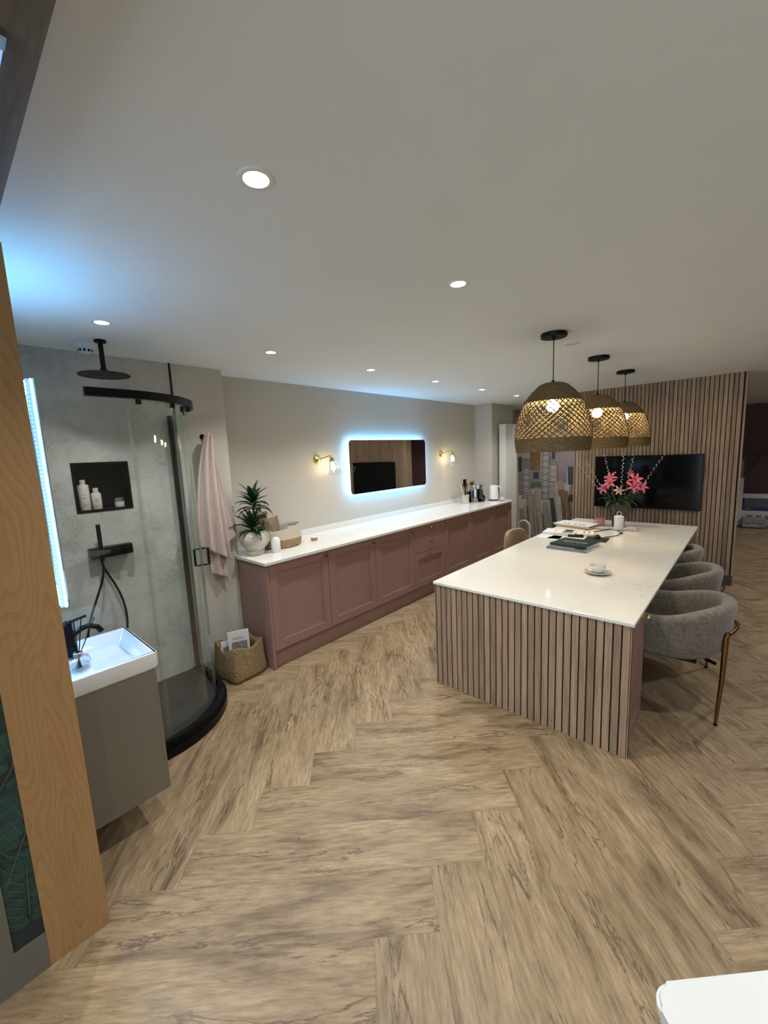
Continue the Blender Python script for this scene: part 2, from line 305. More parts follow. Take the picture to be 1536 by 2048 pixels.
def solid_lathe(prof, seg=32, c=(0, 0, 0), sx=1.0, sy=1.0):
    bm = new(); r = lathe(bm, prof, seg, c, sx=sx, sy=sy); cap(bm, r[0]); cap(bm, r[-1]); return bm
def tube(bm, pts, rad, seg=8, closed=False, caps=True):
    pts = [Vector(p) for p in pts]; n = len(pts); rings = []
    rr = rad if isinstance(rad, (list, tuple)) else [rad] * n
    prev = None
    for i, p in enumerate(pts):
        a = pts[(i - 1) % n] if (closed or i > 0) else p; b = pts[(i + 1) % n] if (closed or i < n - 1) else p
        t = (b - a).normalized() if (b - a).length > 1e-9 else Vector((0, 0, 1))
        if prev is None:
            u = t.cross(Vector((0, 0, 1))); u = t.cross(Vector((1, 0, 0))) if u.length < .05 else u
        else: u = prev - t * prev.dot(t)
        u.normalize(); v = t.cross(u); prev = u
        rings.append([bm.verts.new(p + (u * math.cos(2 * PI * k / seg) + v * math.sin(2 * PI * k / seg)) * rr[i]) for k in range(seg)])
    m = n if closed else n - 1
    for i in range(m):
        A, B = rings[i], rings[(i + 1) % n]
        for k in range(seg): bm.faces.new((A[k], A[(k + 1) % seg], B[(k + 1) % seg], B[k]))
    if caps and not closed: cap(bm, rings[0][::-1]); cap(bm, rings[-1])
    return bm
def prism(bm, poly, z0, z1):
    A = [bm.verts.new((x, y, z0)) for x, y in poly]; B = [bm.verts.new((x, y, z1)) for x, y in poly]
    cap(bm, A[::-1]); cap(bm, B); n = len(poly)
    for i in range(n): bm.faces.new((A[i], A[(i + 1) % n], B[(i + 1) % n], B[i]))
    return bm
def ribbon(bm, path, t, z0, z1):
    """vertical band of thickness t following a plan path"""
    n = len(path); L_, R_ = [], []
    for i, (x, y) in enumerate(path):
        a = path[max(0, i - 1)]; b = path[min(n - 1, i + 1)]; d = Vector((b[0] - a[0], b[1] - a[1])).normalized(); nn = Vector((-d.y, d.x)) * t / 2
        L_.append((x + nn.x, y + nn.y)); R_.append((x - nn.x, y - nn.y))
    q = [[bm.verts.new((p[0], p[1], z)) for p in side] for side in (L_, R_) for z in (z0, z1)]
    for i in range(n - 1):
        bm.faces.new((q[0][i], q[0][i + 1], q[1][i + 1], q[1][i])); bm.faces.new((q[2][i + 1], q[2][i], q[3][i], q[3][i + 1]))
        bm.faces.new((q[1][i], q[1][i + 1], q[3][i + 1], q[3][i])); bm.faces.new((q[0][i + 1], q[0][i], q[2][i], q[2][i + 1]))
    for i in (0, n - 1): cap(bm, (q[0][i], q[1][i], q[3][i], q[2][i]))
    return bm
def xf(bm, loc=(0, 0, 0), rz=0, rx=0, ry=0, piv=(0, 0, 0)):
    m = Matrix.Translation(loc) @ Matrix.Translation(piv) @ Matrix.Rotation(rz, 4, 'Z') @ Matrix.Rotation(ry, 4, 'Y') @ Matrix.Rotation(rx, 4, 'X') @ Matrix.Translation(-Vector(piv))
    bmesh.ops.transform(bm, matrix=m, verts=bm.verts[:]); return bm
def obj(name, bm, m, parent=None, smooth=False, world=True, label=None, autos=True):
    """one mesh object; with a parent the coordinates given are world ones and are moved into the parent's space"""
    bmesh.ops.recalc_face_normals(bm, faces=bm.faces[:])
    if parent is not None and world:
        off = Vector(parent.location)
        q = parent.parent
        while q is not None: off += q.location; q = q.parent
        bmesh.ops.translate(bm, vec=-off, verts=bm.verts[:])
    me = bpy.data.meshes.new(name); bm.to_mesh(me); bm.free()
    me.materials.append(M[m] if isinstance(m, str) else m)
    if smooth:
        for p in me.polygons: p.use_smooth = True
        if autos:
            try: me.set_sharp_from_angle(angle=math.radians(38))
            except Exception: pass
    o = bpy.data.objects.new(name, me); C.objects.link(o)
    if parent is not None: o.parent = parent
    if label: o['label'] = label
    return o
def tag(o, label, cat, group=None, kind=None):
    o['label'] = label; o['category'] = cat
    if group: o['group'] = group
    if kind: o['kind'] = kind
    return o
def thing(name, label, cat, loc=(0, 0, 0), rz=0, group=None):
    o = bpy.data.objects.new(name, None); C.objects.link(o); o.empty_display_size = .1
    o.location = loc; o.rotation_euler = (0, 0, rz); return tag(o, label, cat, group)
def struct(name, bm, m, parent=None, **k):
    o = obj(name, bm, m, parent, **k)
    if parent is None: o['kind'] = 'structure'
    return o
def dup(root, loc, rz, label):
    r = root.copy(); C.objects.link(r); r.location = loc; r.rotation_euler = (0, 0, rz); r['label'] = label
    for ch in list(root.children):
        c = ch.copy(); C.objects.link(c); c.parent = r
        for g in list(ch.children):
            d = g.copy(); C.objects.link(d); d.parent = c
    return r
def arc(cx, cy, r, a0, a1, n): return [(cx + r * math.cos(a0 + (a1 - a0) * i / n), cy + r * math.sin(a0 + (a1 - a0) * i / n)) for i in range(n + 1)]
def rrect(x0, x1, y0, y1, r, n=6):
    return arc(x1 - r, y1 - r, r, 0, PI / 2, n) + arc(x0 + r, y1 - r, r, PI / 2, PI, n) + arc(x0 + r, y0 + r, r, PI, 1.5 * PI, n) + arc(x1 - r, y0 + r, r, 1.5 * PI, 2 * PI, n)

# ================================================================== THE SETTING
X0, X1, Y0, Y1 = -3.2, 11.8, -4.6, 3.19
# floor: herringbone, each plank a face with its own grain
def build_floor():
    bm = new(); g = bm.loops.layers.uv.new('grain'); e = bm.loops.layers.uv.new('edge')
    s = 1 / math.sqrt(2); A = Vector((s, -s)); B = Vector((s, s)); L_, W_ = PLANK_L, PLANK_W
    P0 = Vector((.829 - (L_ + W_) * s, .886 + (L_ - W_) * s)); rnd = random.Random(3)
    for j in range(-4, 8):
        for k in range(-60, 70):
            base = A * (k * W_ + j * L_) + B * (k * W_ - j * L_)
            for (a0, a1, b0, b1, along) in ((0, L_, 0, W_, 0), (L_, L_ + W_, W_ - L_, W_, 1)):
                cs = [(a0, b0), (a1, b0), (a1, b1), (a0, b1)]
                ps = [P0 + base + A * a + B * b for a, b in cs]
                if max(p.x for p in ps) < X0 or min(p.x for p in ps) > X1 or max(p.y for p in ps) < Y0 or min(p.y for p in ps) > 3.6: continue
                f = bm.faces.new([bm.verts.new((p.x, p.y, 0)) for p in ps])
                ou, ov = rnd.uniform(0, 80), rnd.uniform(0, 80); fl = rnd.choice((-1, 1))
                for lp, (a, b) in zip(f.loops, cs):
                    u, v = (a - a0, b - b0) if along == 0 else (b - b0, a - a0)
                    lp[e].uv = (u, v); lp[g].uv = (fl * u + ou, v + ov)
    return bm
struct('floor', build_floor(), 'floor')
bm = new(); box(bm, X0 - .1, X1 + .1, Y0 - .1, 3.7, -.12, -.004); struct('floor', bm, 'skirt')
bm = new(); box(bm, X0 - .1, X1 + .1, Y0 - .1, 3.7, CEIL, CEIL + .1); struct('ceiling', bm, 'ceil')
struct('wall_back', boxm(1.66, 6.03, 3.40, 3.6, 0, CEIL), 'wall')
# shower wall: concrete panel with a niche opening, then painted wall
NX0, NX1, NZ0, NZ1 = .612, .914, 1.394, 1.697
bm = new(); box(bm, .10, NX0, 3.19, 3.40, 0, CEIL); box(bm, NX1, 1.262, 3.19, 3.40, 0, CEIL); box(bm, NX0, NX1, 3.19, 3.40, 0, NZ0); box(bm, NX0, NX1, 3.19, 3.40, NZ1, CEIL)
struct('wall_shower', bm, 'concrete')
struct('trim_1', boxm(1.262, 1.274, 3.184, 3.30, 0, CEIL), 'black')
struct('wall_shower_side', boxm(1.274, 1.66, 3.19, 3.60, 0, CEIL), 'wall')
struct('wall_chimney', boxm(6.03, 6.78, 3.10, 3.60, 0, CEIL), 'wall')
struct('wall_alcove', boxm(6.78, 7.62, 3.46, 3.6, 0, CEIL), 'wall')
struct('wall_tile_display', boxm(7.62, 7.72, 1.84, 3.6, 0, CEIL), 'wall')
struct('wall_vanity', boxm(.10, .232, 1.70, 3.19, 0, CEIL), 'concrete')
struct('wall_far', boxm(X1, X1 + .1, Y0, 3.6, 0, CEIL), 'mauve')
struct('wall_far_side', boxm(7.72, X1, 3.4, 3.6, 0, CEIL), 'mauve')
# unseen walls behind the camera; openings added so world light brightens the ceiling
bm = new(); box(bm, X0, X1, Y0 - .1, Y0, 0, CEIL); struct('wall_right', bm, 'wall')
bm = new(); box(bm, X0 - .1, X0, Y0, -3.9, 0, CEIL); box(bm, X0 - .1, X0, 1.2, 3.6, 0, CEIL); box(bm, X0 - .1, X0, -3.9, 1.2, 0, .25); box(bm, X0 - .1, X0, -3.9, 1.2, 2.3, CEIL); struct('wall_rear', bm, 'wall')
bm = new(); [box(bm, X0 - .08, X0 - .02, y, y + .05, .25, 2.3) for y in (-3.9, -1.35, 1.15)]; struct('fill_opening_bars', bm, 'greyframe')
struct('wall_rear_side', boxm(X0, .10, 3.3, 3.6, 0, CEIL), 'wall')
# slatted feature wall
SP = .0418
def slats_bm(x_front, y0, n, z0, z1, depth=.012, wid=.0338):
    bm = new()
    for i in range(n): box(bm, x_front, x_front + depth, y0 + i * SP, y0 + i * SP + wid, z0, z1)
    return bm
sw = boxm(6.039, 6.16, .115, 1.86, 0, CEIL); wo = struct('wall_slatted', sw, 'felt')
sl = slats_bm(6.031, .131, 41, .115, CEIL, .0075); so = obj('slat', sl, 'slat', wo); so.name = 'slat_cladding'
obj('end_trim', boxm(6.031, 6.16, .098, .115, .115, CEIL), 'slat', wo)
obj('side_return', boxm(6.031, 6.16, 1.846, 1.864, .0, CEIL), 'slat', wo)
struct('baseboard_slatted', boxm(6.012, 6.044, .100, 1.86, 0, .113, .002), 'skirt')
# partition at the left: oak post, leaf-papered panel in a grey frame
fp = struct('wall_partition', boxm(-.62, .232, 1.684, 1.70, 0, 2.34), 'greyframe')
wp = obj('wallpaper_panel', boxm(-.020, .059, 1.681, 1.684, .132, 2.34), 'wallpaper', fp)
obj('frame_stile', boxm(-.30, -.020, 1.675, 1.684, 0, 2.34), 'greyframe', fp)
obj('frame_rail', boxm(-.020, .059, 1.675, 1.684, 0, .132), 'greyframe', fp)
LEAFN = [0]
def leafshape(bm, x, z, ln, wd, ang, y, n=10, bend=.0, x0=-.020, x1=.0585):
    LEAFN[0] += 1; y -= LEAFN[0] * 8e-6
    """flat printed leaf on the wallpaper, clipped to the paper"""
    d = Vector((math.cos(ang), math.sin(ang))); q = Vector((-d.y, d.x)); top, bot = [], []
    for i in range(n + 1):
        t = i / n; wv = wd * math.sin(PI * t ** .8) * .5
        c = Vector((x, z)) + d * ln * t + q * bend * math.sin(PI * t)
        top.append(c + q * wv); bot.append(c - q * wv)
    cl = lambda p: (min(max(p.x, x0), x1), y, p.y)
    for i in range(n):
        for a, b2, c2, d2 in ((top[i], top[i + 1], bot[i + 1], bot[i]),):
            vs = [cl(a), cl(b2), cl(c2), cl(d2)]
            if len({(round(v[0], 5), round(v[2], 5)) for v in vs}) == 4 and not (all(v[0] <= x0 + 1e-6 for v in vs) or all(v[0] >= x1 - 1e-6 for v in vs)):
                bm.faces.new([bm.verts.new(v) for v in vs])
rl = random.Random(5)
lb, vb = new(), new()
for (x, z, ln, a) in ((-.04, .30, .34, 1.15), (-.03, .62, .40, 1.0), (.0, .95, .42, 1.2), (-.05, 1.25, .4, .9), (-.02, 1.7, .4, 1.1), (.03, .20, .25, 1.5)):
    for k in range(9):
        t = k / 9; bx, bz = x + math.cos(a) * ln * t, z + math.sin(a) * ln * t
        for sd in (-1, 1): leafshape(lb, bx, bz, ln * (.42 - .2 * abs(t - .4)), .040, a + sd * (1.0 - .35 * t), 1.6805)
    leafshape(vb, x, z, ln, .0035, a, 1.6775)
    for k in range(9):
        t = k / 9; bx, bz = x + math.cos(a) * ln * t, z + math.sin(a) * ln * t
        for sd in (-1, 1): leafshape(vb, bx, bz, ln * .33, .0018, a + sd * (1.0 - .35 * t), 1.6776)
lo = obj('leaf_print', lb, 'leafprint', wp); obj('leaf_veins', vb, 'leafvein', wp)
post = tag(obj('oak_post', boxm(.059, .2335, 1.675, 1.6838, 0, 2.34, .0015), 'oak'), 'wide golden oak board standing upright at the left end of the partition', 'post')
post['category'] = 'post'
hd = struct('trim_2', boxm(.145, .213, .30, 1.684, 2.342, CEIL, .001), 'greyoak')
led = thing('led_mirror_corner', 'blue-lit corner of another led mirror, built as a strip under the dark wooden beam, top left corner', 'light', (.135, .95, 2.34))  # lit corner of a second LED mirror, reduced to a strip
obj('lit_edge', boxm(.128, .1675, .915, 1.22, 2.333, 2.3415), 'ledglow', led)
obj('end_cap', boxm(.128, .1685, .885, .915, 2.330, 2.3415), 'steel', led)

# ================================================================== CEILING LIGHTS
def downlight(label, x, y):
    r = thing('downlight', label, 'ceiling light', (x, y, CEIL), group='recessed ceiling downlights')
    bm = new(); lathe(bm, [(.031, -.001), (.033, -.004), (.041, -.0045), (.046, -.002), (.047, .0)], 32, (x, y, CEIL)); obj('bezel', bm, 'white', r, True)
    bm = new(); rr = lathe(bm, [(.0315, -.0015), (.016, -.0022), (.001, -.0025)], 24, (x, y, CEIL)); obj('lens', bm, 'lens', r, True)
    l = bpy.data.lights.new('beam', 'SPOT'); l.energy = SPOT_W; l.color = SPOT_COL; l.spot_size = math.radians(128); l.spot_blend = .75; l.shadow_soft_size = .028
    lo = bpy.data.objects.new('beam', l); C.objects.link(lo); lo.parent = r; lo.location = (0, 0, -.012)
    return r
d0 = downlight('large recessed downlight nearest the camera, above open floor left of centre', .664, .997)
for (x, y, lb_) in ((1.638, .997, 'recessed downlight between the nearest one and the woven pendants'), (.683, 2.478, 'recessed downlight beside the black shower head'),
                  (1.66, 2.478, 'recessed downlight above the corner where the pink cupboards begin'), (2.64, 2.478, 'recessed downlight in back row, in line with the left wall sconce'),
                  (3.60, 2.478, 'recessed downlight in back row, above the lit wall mirror'), (4.57, 2.478, 'recessed downlight in back row, near the right wall sconce'),
                  (5.54, 2.478, 'recessed downlight farthest away, left of the first woven pendant'),
                  (-.4, .1, 'unseen added downlight behind the camera on the left'), (.66, -.49, 'unseen downlight right of the camera'), (2.62, -.49, 'unseen downlight right of the nearest armchair'), (4.58, -.49, 'unseen downlight right of the farthest armchair'), (9.2, -2.2, 'unseen downlight added in the mauve room'), (8.3, -1.1, 'unseen downlight added just beyond the slatted wall, outside the frame'), (10.6, -1.7, 'unseen added downlight nearest the dark mauve wall'),  # unseen lamps added out of view to brighten the room; one row continues the grid
                  (6.5, -.49, 'unseen downlight far right beyond the island'), (-1.6, -1.6, 'unseen added downlight behind the camera on the right'), (6.9, 2.5, 'recessed downlight in front of the tile display')):  # first two are unseen too, added outside the frame
    dup(d0, (x, y, CEIL), 0, lb_)
# flush discs and smoke alarm
def disc(label, x, y, r, h, cat='ceiling speaker', name='ceiling_speaker'):
    t = thing(name, label, cat, (x, y, CEIL)); obj('rim', solid_lathe([(r, 0), (r, -h * .5), (r * .93, -h), (r * .80, -h), (r * .78, -h * .5), (.001, -h * .5)], 32, (x, y, CEIL)), 'white', t, True)
    obj('centre_cover', solid_lathe([(r * .7, 0), (r * .7, -h * .8), (r * .6, -h * 1.2), (.001, -h * 1.25)], 32, (x, y, CEIL)), 'white', t, True); return t
disc('flush white ceiling disc between the first and second pendants', 3.142, 1.0, .05, .006)
disc('flush white ceiling disc between the second and third pendants', 4.36, .972, .05, .006)
sa = thing('smoke_alarm', 'white round smoke alarm on the ceiling behind the shower arm', 'smoke alarm', (.72, 2.99, CEIL))
obj('base', solid_lathe([(.055, 0), (.055, -.018), (.050, -.022), (.001, -.022)], 32, (.72, 2.99, CEIL)), 'white', sa, True)
obj('sensor_dome', solid_lathe([(.036, -.022), (.034, -.045), (.026, -.05), (.001, -.05)], 28, (.72, 2.99, CEIL)), 'white', sa, True)
bm = new()
for i in range(10):
    a = i * 2 * PI / 10; bb = boxm(.72 + .0352, .72 + .0362, 2.99 - .006, 2.99 + .006, CEIL - .042, CEIL - .028); xf(bb, rz=a, piv=(.72, 2.99, 0)); me_ = bpy.data.meshes.new('t'); bb.to_mesh(me_); bb.free(); bm.from_mesh(me_); bpy.data.meshes.remove(me_)
obj('vent_slots', bm, 'black', sa)

# ---- pendants
def pendant(label, x):
    y = 1.0
    t = thing('pendant_lamp', label, 'pendant lamp', (x, y, CEIL), group='woven seagrass pendants over the island')
    c = (x, y, 0)
    obj('ceiling_rose', solid_lathe([(.001, CEIL), (.080, CEIL), (.081, CEIL - .018), (.078, CEIL - .024), (.012, CEIL - .026), (.008, CEIL - .04), (.001, CEIL - .04)], 40, c), 'black', t, True)
    bm = new(); tube(bm, [(x, y, CEIL - .03), (x, y, 2.06)], .0032, 8); tube(bm, [(x, y, 2.105), (x, y, 2.065)], .011, 10); obj('cord', bm, 'black', t, True)
    prof = [(.012, 2.088), (.06, 2.088), (.085, 2.078), (.108, 2.058), (.130, 2.036), (.150, 2.012), (.167, 1.990), (.180, 1.968), (.192, 1.94), (.203, 1.91), (.214, 1.875), (.223, 1.84), (.231, 1.80), (.236, 1.76), (.237, 1.735), (.236, 1.70), (.232, 1.67), (.227, 1.648)]
    def R(z):
        for (r0, za), (r1, zb) in zip(prof, prof[1:]):
            if zb <= z <= za: return r1 + (r0 - r1) * (z - zb) / max(1e-6, za - zb)
        return prof[-1][0]
    def coil(z0, z1, name, ends):
        bm = new(); pr = []; n = max(4, int(abs(z1 - z0) / .0075)); pts = []
        if ends == 'top':
            path = [(.012, 2.088), (.03, 2.089), (.05, 2.089), (.06, 2.088)] + [(R(2.088 - (2.088 - z1) * i / 18), 2.088 - (2.088 - z1) * i / 18) for i in range(1, 19)]
        else: path = [(R(z0 + (z1 - z0) * i / n), z0 + (z1 - z0) * i / n) for i in range(n + 1)]
        for i, (r, z) in enumerate(path):
            pts.append((r + (.0022 if i % 2 else -.0008), z))
        outer = pts; inner = [(r - .007, z) for r, z in pts]
        rg = lathe(bm, outer + inner[::-1], 72, c); 
        for k in range(72): bm.faces.new((rg[-1][k], rg[-1][(k + 1) % 72], rg[0][(k + 1) % 72], rg[0][k]))
        for v in bm.verts:
            d = Vector((v.co.x - x, v.co.y - y, 0)); d.normalize(); v.co += d * random.uniform(-.0016, .0016)
        return obj(name, bm, 'rope', t, True, autos=False)
    coil(0, 1.968, 'woven_crown', 'top'); coil(1.738, 1.648, 'woven_rim', 'band')
    bm = new(); N = 34; za, zb = 1.972, 1.734; tw = 1.25
    for sd in (-1, 1):
        for k in range(N):
            pts = []
            for i in range(11):
                u = i / 10; z = za + (zb - za) * u; a = 2 * PI * k / N + sd * tw * u; r = R(z) + sd * .0022 * math.sin(u * 30 + k)
                pts.append((x + r * math.cos(a), y + r * math.sin(a), z))
            tube(bm, pts, .0036, 5, caps=False)
    obj('open_weave', bm, 'rope', t, True, autos=False)
    bm = new(); tube(bm, [(x, y, 2.07), (x, y, 1.985)], .017, 14); obj('bulb_holder', bm, 'black', t, True)
    bm = new(); bmesh.ops.create_uvsphere(bm, u_segments=24, v_segments=16, radius=.040, matrix=Matrix.Translation((x, y, 1.945))); obj('bulb', bm, 'bulb', t, True)
    return t
p0 = pendant('woven seagrass dome pendant nearest the camera, largest of the three', 2.79)
dup(p0, (3.81, 1.0, CEIL), .4, 'woven seagrass dome pendant in the middle of the three')
dup(p0, (4.76, 1.0, CEIL), .9, 'woven seagrass dome pendant farthest along, right of the three')

# ================================================================== BACK CUPBOARDS
YF, YB, WT, PL = 2.745, 3.395, .868, .15     # door face, wall, underside of worktop, plinth height
def shaker(x0, x1, z0, z1, y, fr=.072, t=.02, dirn=-1):
    """five-piece door facing -Y with its face at y"""
    bm = new()
    box(bm, x0, x0 + fr, y, y + t, z0, z1); box(bm, x1 - fr, x1, y, y + t, z0, z1); box(bm, x0 + fr, x1 - fr, y, y + t, z1 - fr, z1); box(bm, x0 + fr, x1 - fr, y, y + t, z0, z0 + fr)
    box(bm, x0 + fr, x1 - fr, y + .010, y + t - .002, z0 + fr, z1 - fr); return bm
def knob(parent, x, y, z, m='copper'):
    bm = solid_lathe([(.0001, 0), (.012, 0), (.012, .003), (.006, .005), (.006, .014), (.015, .018), (.016, .026), (.014, .030), (.0001, .031)], 20)
    bmesh.ops.transform(bm, matrix=Matrix.Translation((x, y, z)) @ Matrix.Rotation(PI / 2, 4, 'X'), verts=bm.verts[:]); return obj('knob', bm, m, parent, True)
def cupboard(x0, x1, label, side=1, drawers=False):
    t = thing('base_cabinet', label, 'cabinet', ((x0 + x1) / 2, 3.07, 0), group=None)
    t['group'] = 'pink base cabinets along the back wall'
    bm = new(); box(bm, x0, x1, YF + .022, YB, PL, WT); obj('carcass', bm, 'pink', t)
    g = .002
    if not drawers:
        d = obj('door', shaker(x0 + g, x1 - g, PL + .005, WT - .006, YF), 'pink', t)
        knob(d, (x1 - .035) if side > 0 else x0 + .035, YF, WT - .042)
    else:
        for z0, z1, shk in ((PL + .005, .552, True), (.556, .705, False), (.709, WT - .006, False)):
            dd = obj('drawer', shaker(x0 + g, x1 - g, z0, z1, YF) if shk else boxm(x0 + g, x1 - g, YF, YF + .02, z0, z1, .001), 'pink', t)
            knob(dd, (x0 + x1) / 2, YF, z1 - .045)
    return t
c0 = cupboard(1.668, 2.262, 'pink cupboard nearest the seagrass floor basket, leftmost of the run')
obj('end_panel', boxm(1.645, 1.667, YF - .002, YB, 0, WT, .001), 'pink', c0)
cupboard(2.264, 2.872, 'second pink cupboard from the left, below the small wooden box')
cupboard(2.874, 3.502, 'third pink cupboard from the left, touching the drawer unit')
cupboard(3.504, 4.110, 'pink unit with three stacked drawers, left of the oak-slatted island', drawers=True)
cupboard(4.112, 4.745, 'pink cupboard just right of the drawer unit', side=-1)
cupboard(4.747, 5.335, 'second pink cupboard right of the drawer unit', side=-1)
c6 = cupboard(5.337, 5.94, 'pink cupboard at the far right end, below the white kettle', side=-1)
obj('end_panel', boxm(5.941, 5.963, YF - .002, 3.098, 0, WT, .001), 'pink', c6)
tag(obj('plinth', boxm(1.669, 5.94, YF + .04, YF + .058, 0, PL - .002), 'pink'), 'long pink kickboard under the run of cupboards along the back wall', 'kickboard')
bm = new(); prism(bm, rrect(1.625, 5.985, 2.722, 3.098, .006, 2), WT, WT + .022); box(bm, 1.625, 1.663, 3.098, 3.188, WT, WT + .022)
wt = tag(obj('worktop', bm, 'quartz'), 'long white quartz worktop on the pink cupboards along the back wall', 'worktop')
bm = bmesh.new(); bm.from_mesh(wt.data); box(bm, 1.663, 6.028, 3.098, 3.398, WT, WT + .022); bm.to_mesh(wt.data); bm.free()
obj('upstand', boxm(1.664, 5.60, 3.378, 3.398, WT + .022, WT + .082, .001), 'quartz', wt)

# ---- things on the back wall
mir = thing('illuminated_mirror', 'wide rounded mirror with blue backlight on the back wall between two sconces', 'mirror', (3.865, 3.39, 1.544))
def rr_xz(x0, x1, z0, z1, y0, y1, r):
    bm = new(); prism(bm, rrect(x0, x1, z0, z1, r, 8), 0, y1 - y0)
    bmesh.ops.transform(bm, matrix=Matrix(((1, 0, 0, 0), (0, 0, 1, y0), (0, 1, 0, 0), (0, 0, 0, 1))), verts=bm.verts[:]); return bm
obj('mirror_glass', rr_xz(3.152, 4.578, 1.239, 1.849, 3.345, 3.351, .045), 'mirror', mir)
obj('backlight', rr_xz(3.164, 4.566, 1.251, 1.837, 3.3515, 3.384, .02), 'halo', mir)
obj('mounting_box', boxm(3.22, 4.51, 3.3841, 3.3995, 1.31, 1.78), 'white', mir)
def sconce(label, x, z):
    t = thing('wall_sconce', label, 'wall light', (x, 3.399, z), group='brass wall sconces beside the mirror')
    Ry = lambda bm: bmesh.ops.transform(bm, matrix=Matrix.Translation((x, 3.399, z)) @ Matrix.Rotation(PI / 2, 4, 'X'), verts=bm.verts[:])
    bm = solid_lathe([(.0001, 0), (.050, 0), (.050, .006), (.044, .014), (.024, .02), (.015, .03), (.0001, .034)], 32); Ry(bm); obj('wall_plate', bm, 'brass', t, True)
    bm = new(); tube(bm, [(x, 3.375, z), (x + .02, 3.33, z + .012), (x + .045, 3.275, z + .03), (x + .062, 3.255, z + .03)], .006, 10)
    bb = new(); bmesh.ops.create_uvsphere(bm, u_segments=12, v_segments=8, radius=.011, matrix=Matrix.Translation((x + .062, 3.255, z + .03))); bb.free(); obj('arm', bm, 'brass', t, True)
    c = (x + .062, 3.25, 0)
    def tilt(bm): return xf(bm, rx=.0, ry=-.22, piv=(x + .062, 3.25, z + .03))
    bm = new(); lathe(bm, [(.008, z + .03), (.011, z + .015), (.020, z + .01), (.021, z - .012), (.029, z - .018), (.030, z - .026)], 20, c); tilt(bm); obj('lamp_holder', bm, 'brass', t, True)
    bm = new(); lathe(bm, [(.024, z - .02), (.034, z - .04), (.092, z - .158), (.090, z - .158), (.032, z - .04), (.022, z - .022)], 36, c); tilt(bm); obj('glass_shade', bm, 'clear', t, True)
    bm = solid_lathe([(.010, z - .02), (.012, z - .045), (.020, z - .066), (.026, z - .086), (.022, z - .105), (.010, z - .115), (.0005, z - .117)], 20, c); tilt(bm); obj('bulb', bm, 'sbulb', t, True)
    return t
s0 = sconce('brass sconce with clear glass cone, left of the backlit mirror', 2.74, 1.652)
dup(s0, (5.02, 3.399, 1.648), 0, 'brass sconce with clear glass cone, right of the backlit mirror')
def socket(label, x, z, w_=.146, y=3.399):
    t = thing('wall_socket', label, 'socket', (x, y, z)); obj('plate', boxm(x - w_ / 2, x + w_ / 2, y - .006, y, z - .043, z + .043, .002), 'brass', t)
    obj('insert', boxm(x - w_ * .38, x + w_ * .38, y - .008, y - .0062, z - .018, z + .018), 'socketdark', t)
    for s in (-1, 1): obj('switch', boxm(x + s * w_ * .22 - .006, x + s * w_ * .22 + .006, y - .011, y - .008, z + .02, z + .034), 'brass', t)
socket('brass socket plate on the back wall behind the potted plant', 2.02, 1.15)
socket('brass socket plate on the back wall behind the upright utensils', 5.70, 1.13)
socket('brass socket plate on the back wall behind the coffee machine', 5.90, 1.14)

# ---- radiator
rd = thing('radiator', 'tall white vertical column radiator beside the tile display', 'radiator', (6.40, 3.02, .09))
bm = new()
for i in range(9): prism(bm, rrect(6.20 + i * .046, 6.20 + i * .046 + .040, 2.945, 2.975, .0148, 5), .10, 2.07)
obj('columns', bm, 'rad', rd, True); obj('side_cover', boxm(6.196, 6.203, 2.95, 3.06, .10, 2.07, .002), 'rad', rd)
for z in (.10, 2.02): obj('header_pipe', boxm(6.20, 6.61, 2.976, 3.03, z, z + .05), 'rad', rd)
for xx in (6.27, 6.51):
    for z in (.4, 1.7): obj('bracket', boxm(xx, xx + .03, 3.03, 3.0995, z, z + .03), 'black', rd)

# ================================================================== SHOWER
sh = thing('shower_niche', 'black recessed shower niche in the concrete wall holding bottles', 'niche', (.763, 3.24, NZ0))
bm = new(); T_ = .004
box(bm, NX0, NX1, 3.296, 3.30, NZ0, NZ1); box(bm, NX0, NX0 + T_, 3.186, 3.296, NZ0, NZ1); box(bm, NX1 - T_, NX1, 3.186, 3.296, NZ0, NZ1)
box(bm, NX0 + T_, NX1 - T_, 3.186, 3.296, NZ0, NZ0 + T_); box(bm, NX0 + T_, NX1 - T_, 3.186, 3.296, NZ1 - T_, NZ1); obj('liner', bm, 'black', sh)
bm = new(); F_ = .010
for a in ((NX0 - F_, NX1 + F_, NZ1, NZ1 + F_), (NX0 - F_, NX1 + F_, NZ0 - F_, NZ0), (NX0 - F_, NX0, NZ0, NZ1), (NX1, NX1 + F_, NZ0, NZ1)): box(bm, a[0], a[1], 3.185, 3.1895, a[2], a[3])
obj('frame', bm, 'black', sh)
zb = NZ0 + T_ + .0005
def bottle(name, label, x, y, r, h, neck, capm='bottle'):
    t = thing(name, label, 'bottle', (x, y, zb)); c = (x, y, zb)
    obj('body', solid_lathe([(.001, 0), (r - .002, 0), (r, .003), (r, h - .01), (r - .006, h - .002), (r * .5, h)], 28, c), 'bottle', t, True)
    obj('cap', solid_lathe([(r * neck, h), (r * neck, h + .028), (r * neck - .002, h + .030), (.001, h + .030)], 24, c), capm, t, True)
    bm = new()
    for i, (zz, wd) in enumerate(((.62, .5), (.58, .7), (.48, .8), (.45, .6), (.2, .55), (.17, .7))):
        a0, a1 = -PI * .55 - wd * .5, -PI * .55 + wd * .5; lathe(bm, [(r + .0004, h * zz), (r + .0004, h * zz + .0025)], 8, c, a0, a1)
    obj('label_print', bm, 'greyprint', t); return t
bottle('shampoo_bottle', 'tall pale pink bottle at the left of the black shower niche', .662, 3.235, .031, .168, .5)
bottle('lotion_bottle', 'shorter pale pink bottle beside the tall one in the shower niche', .727, 3.235, .029, .110, .55)
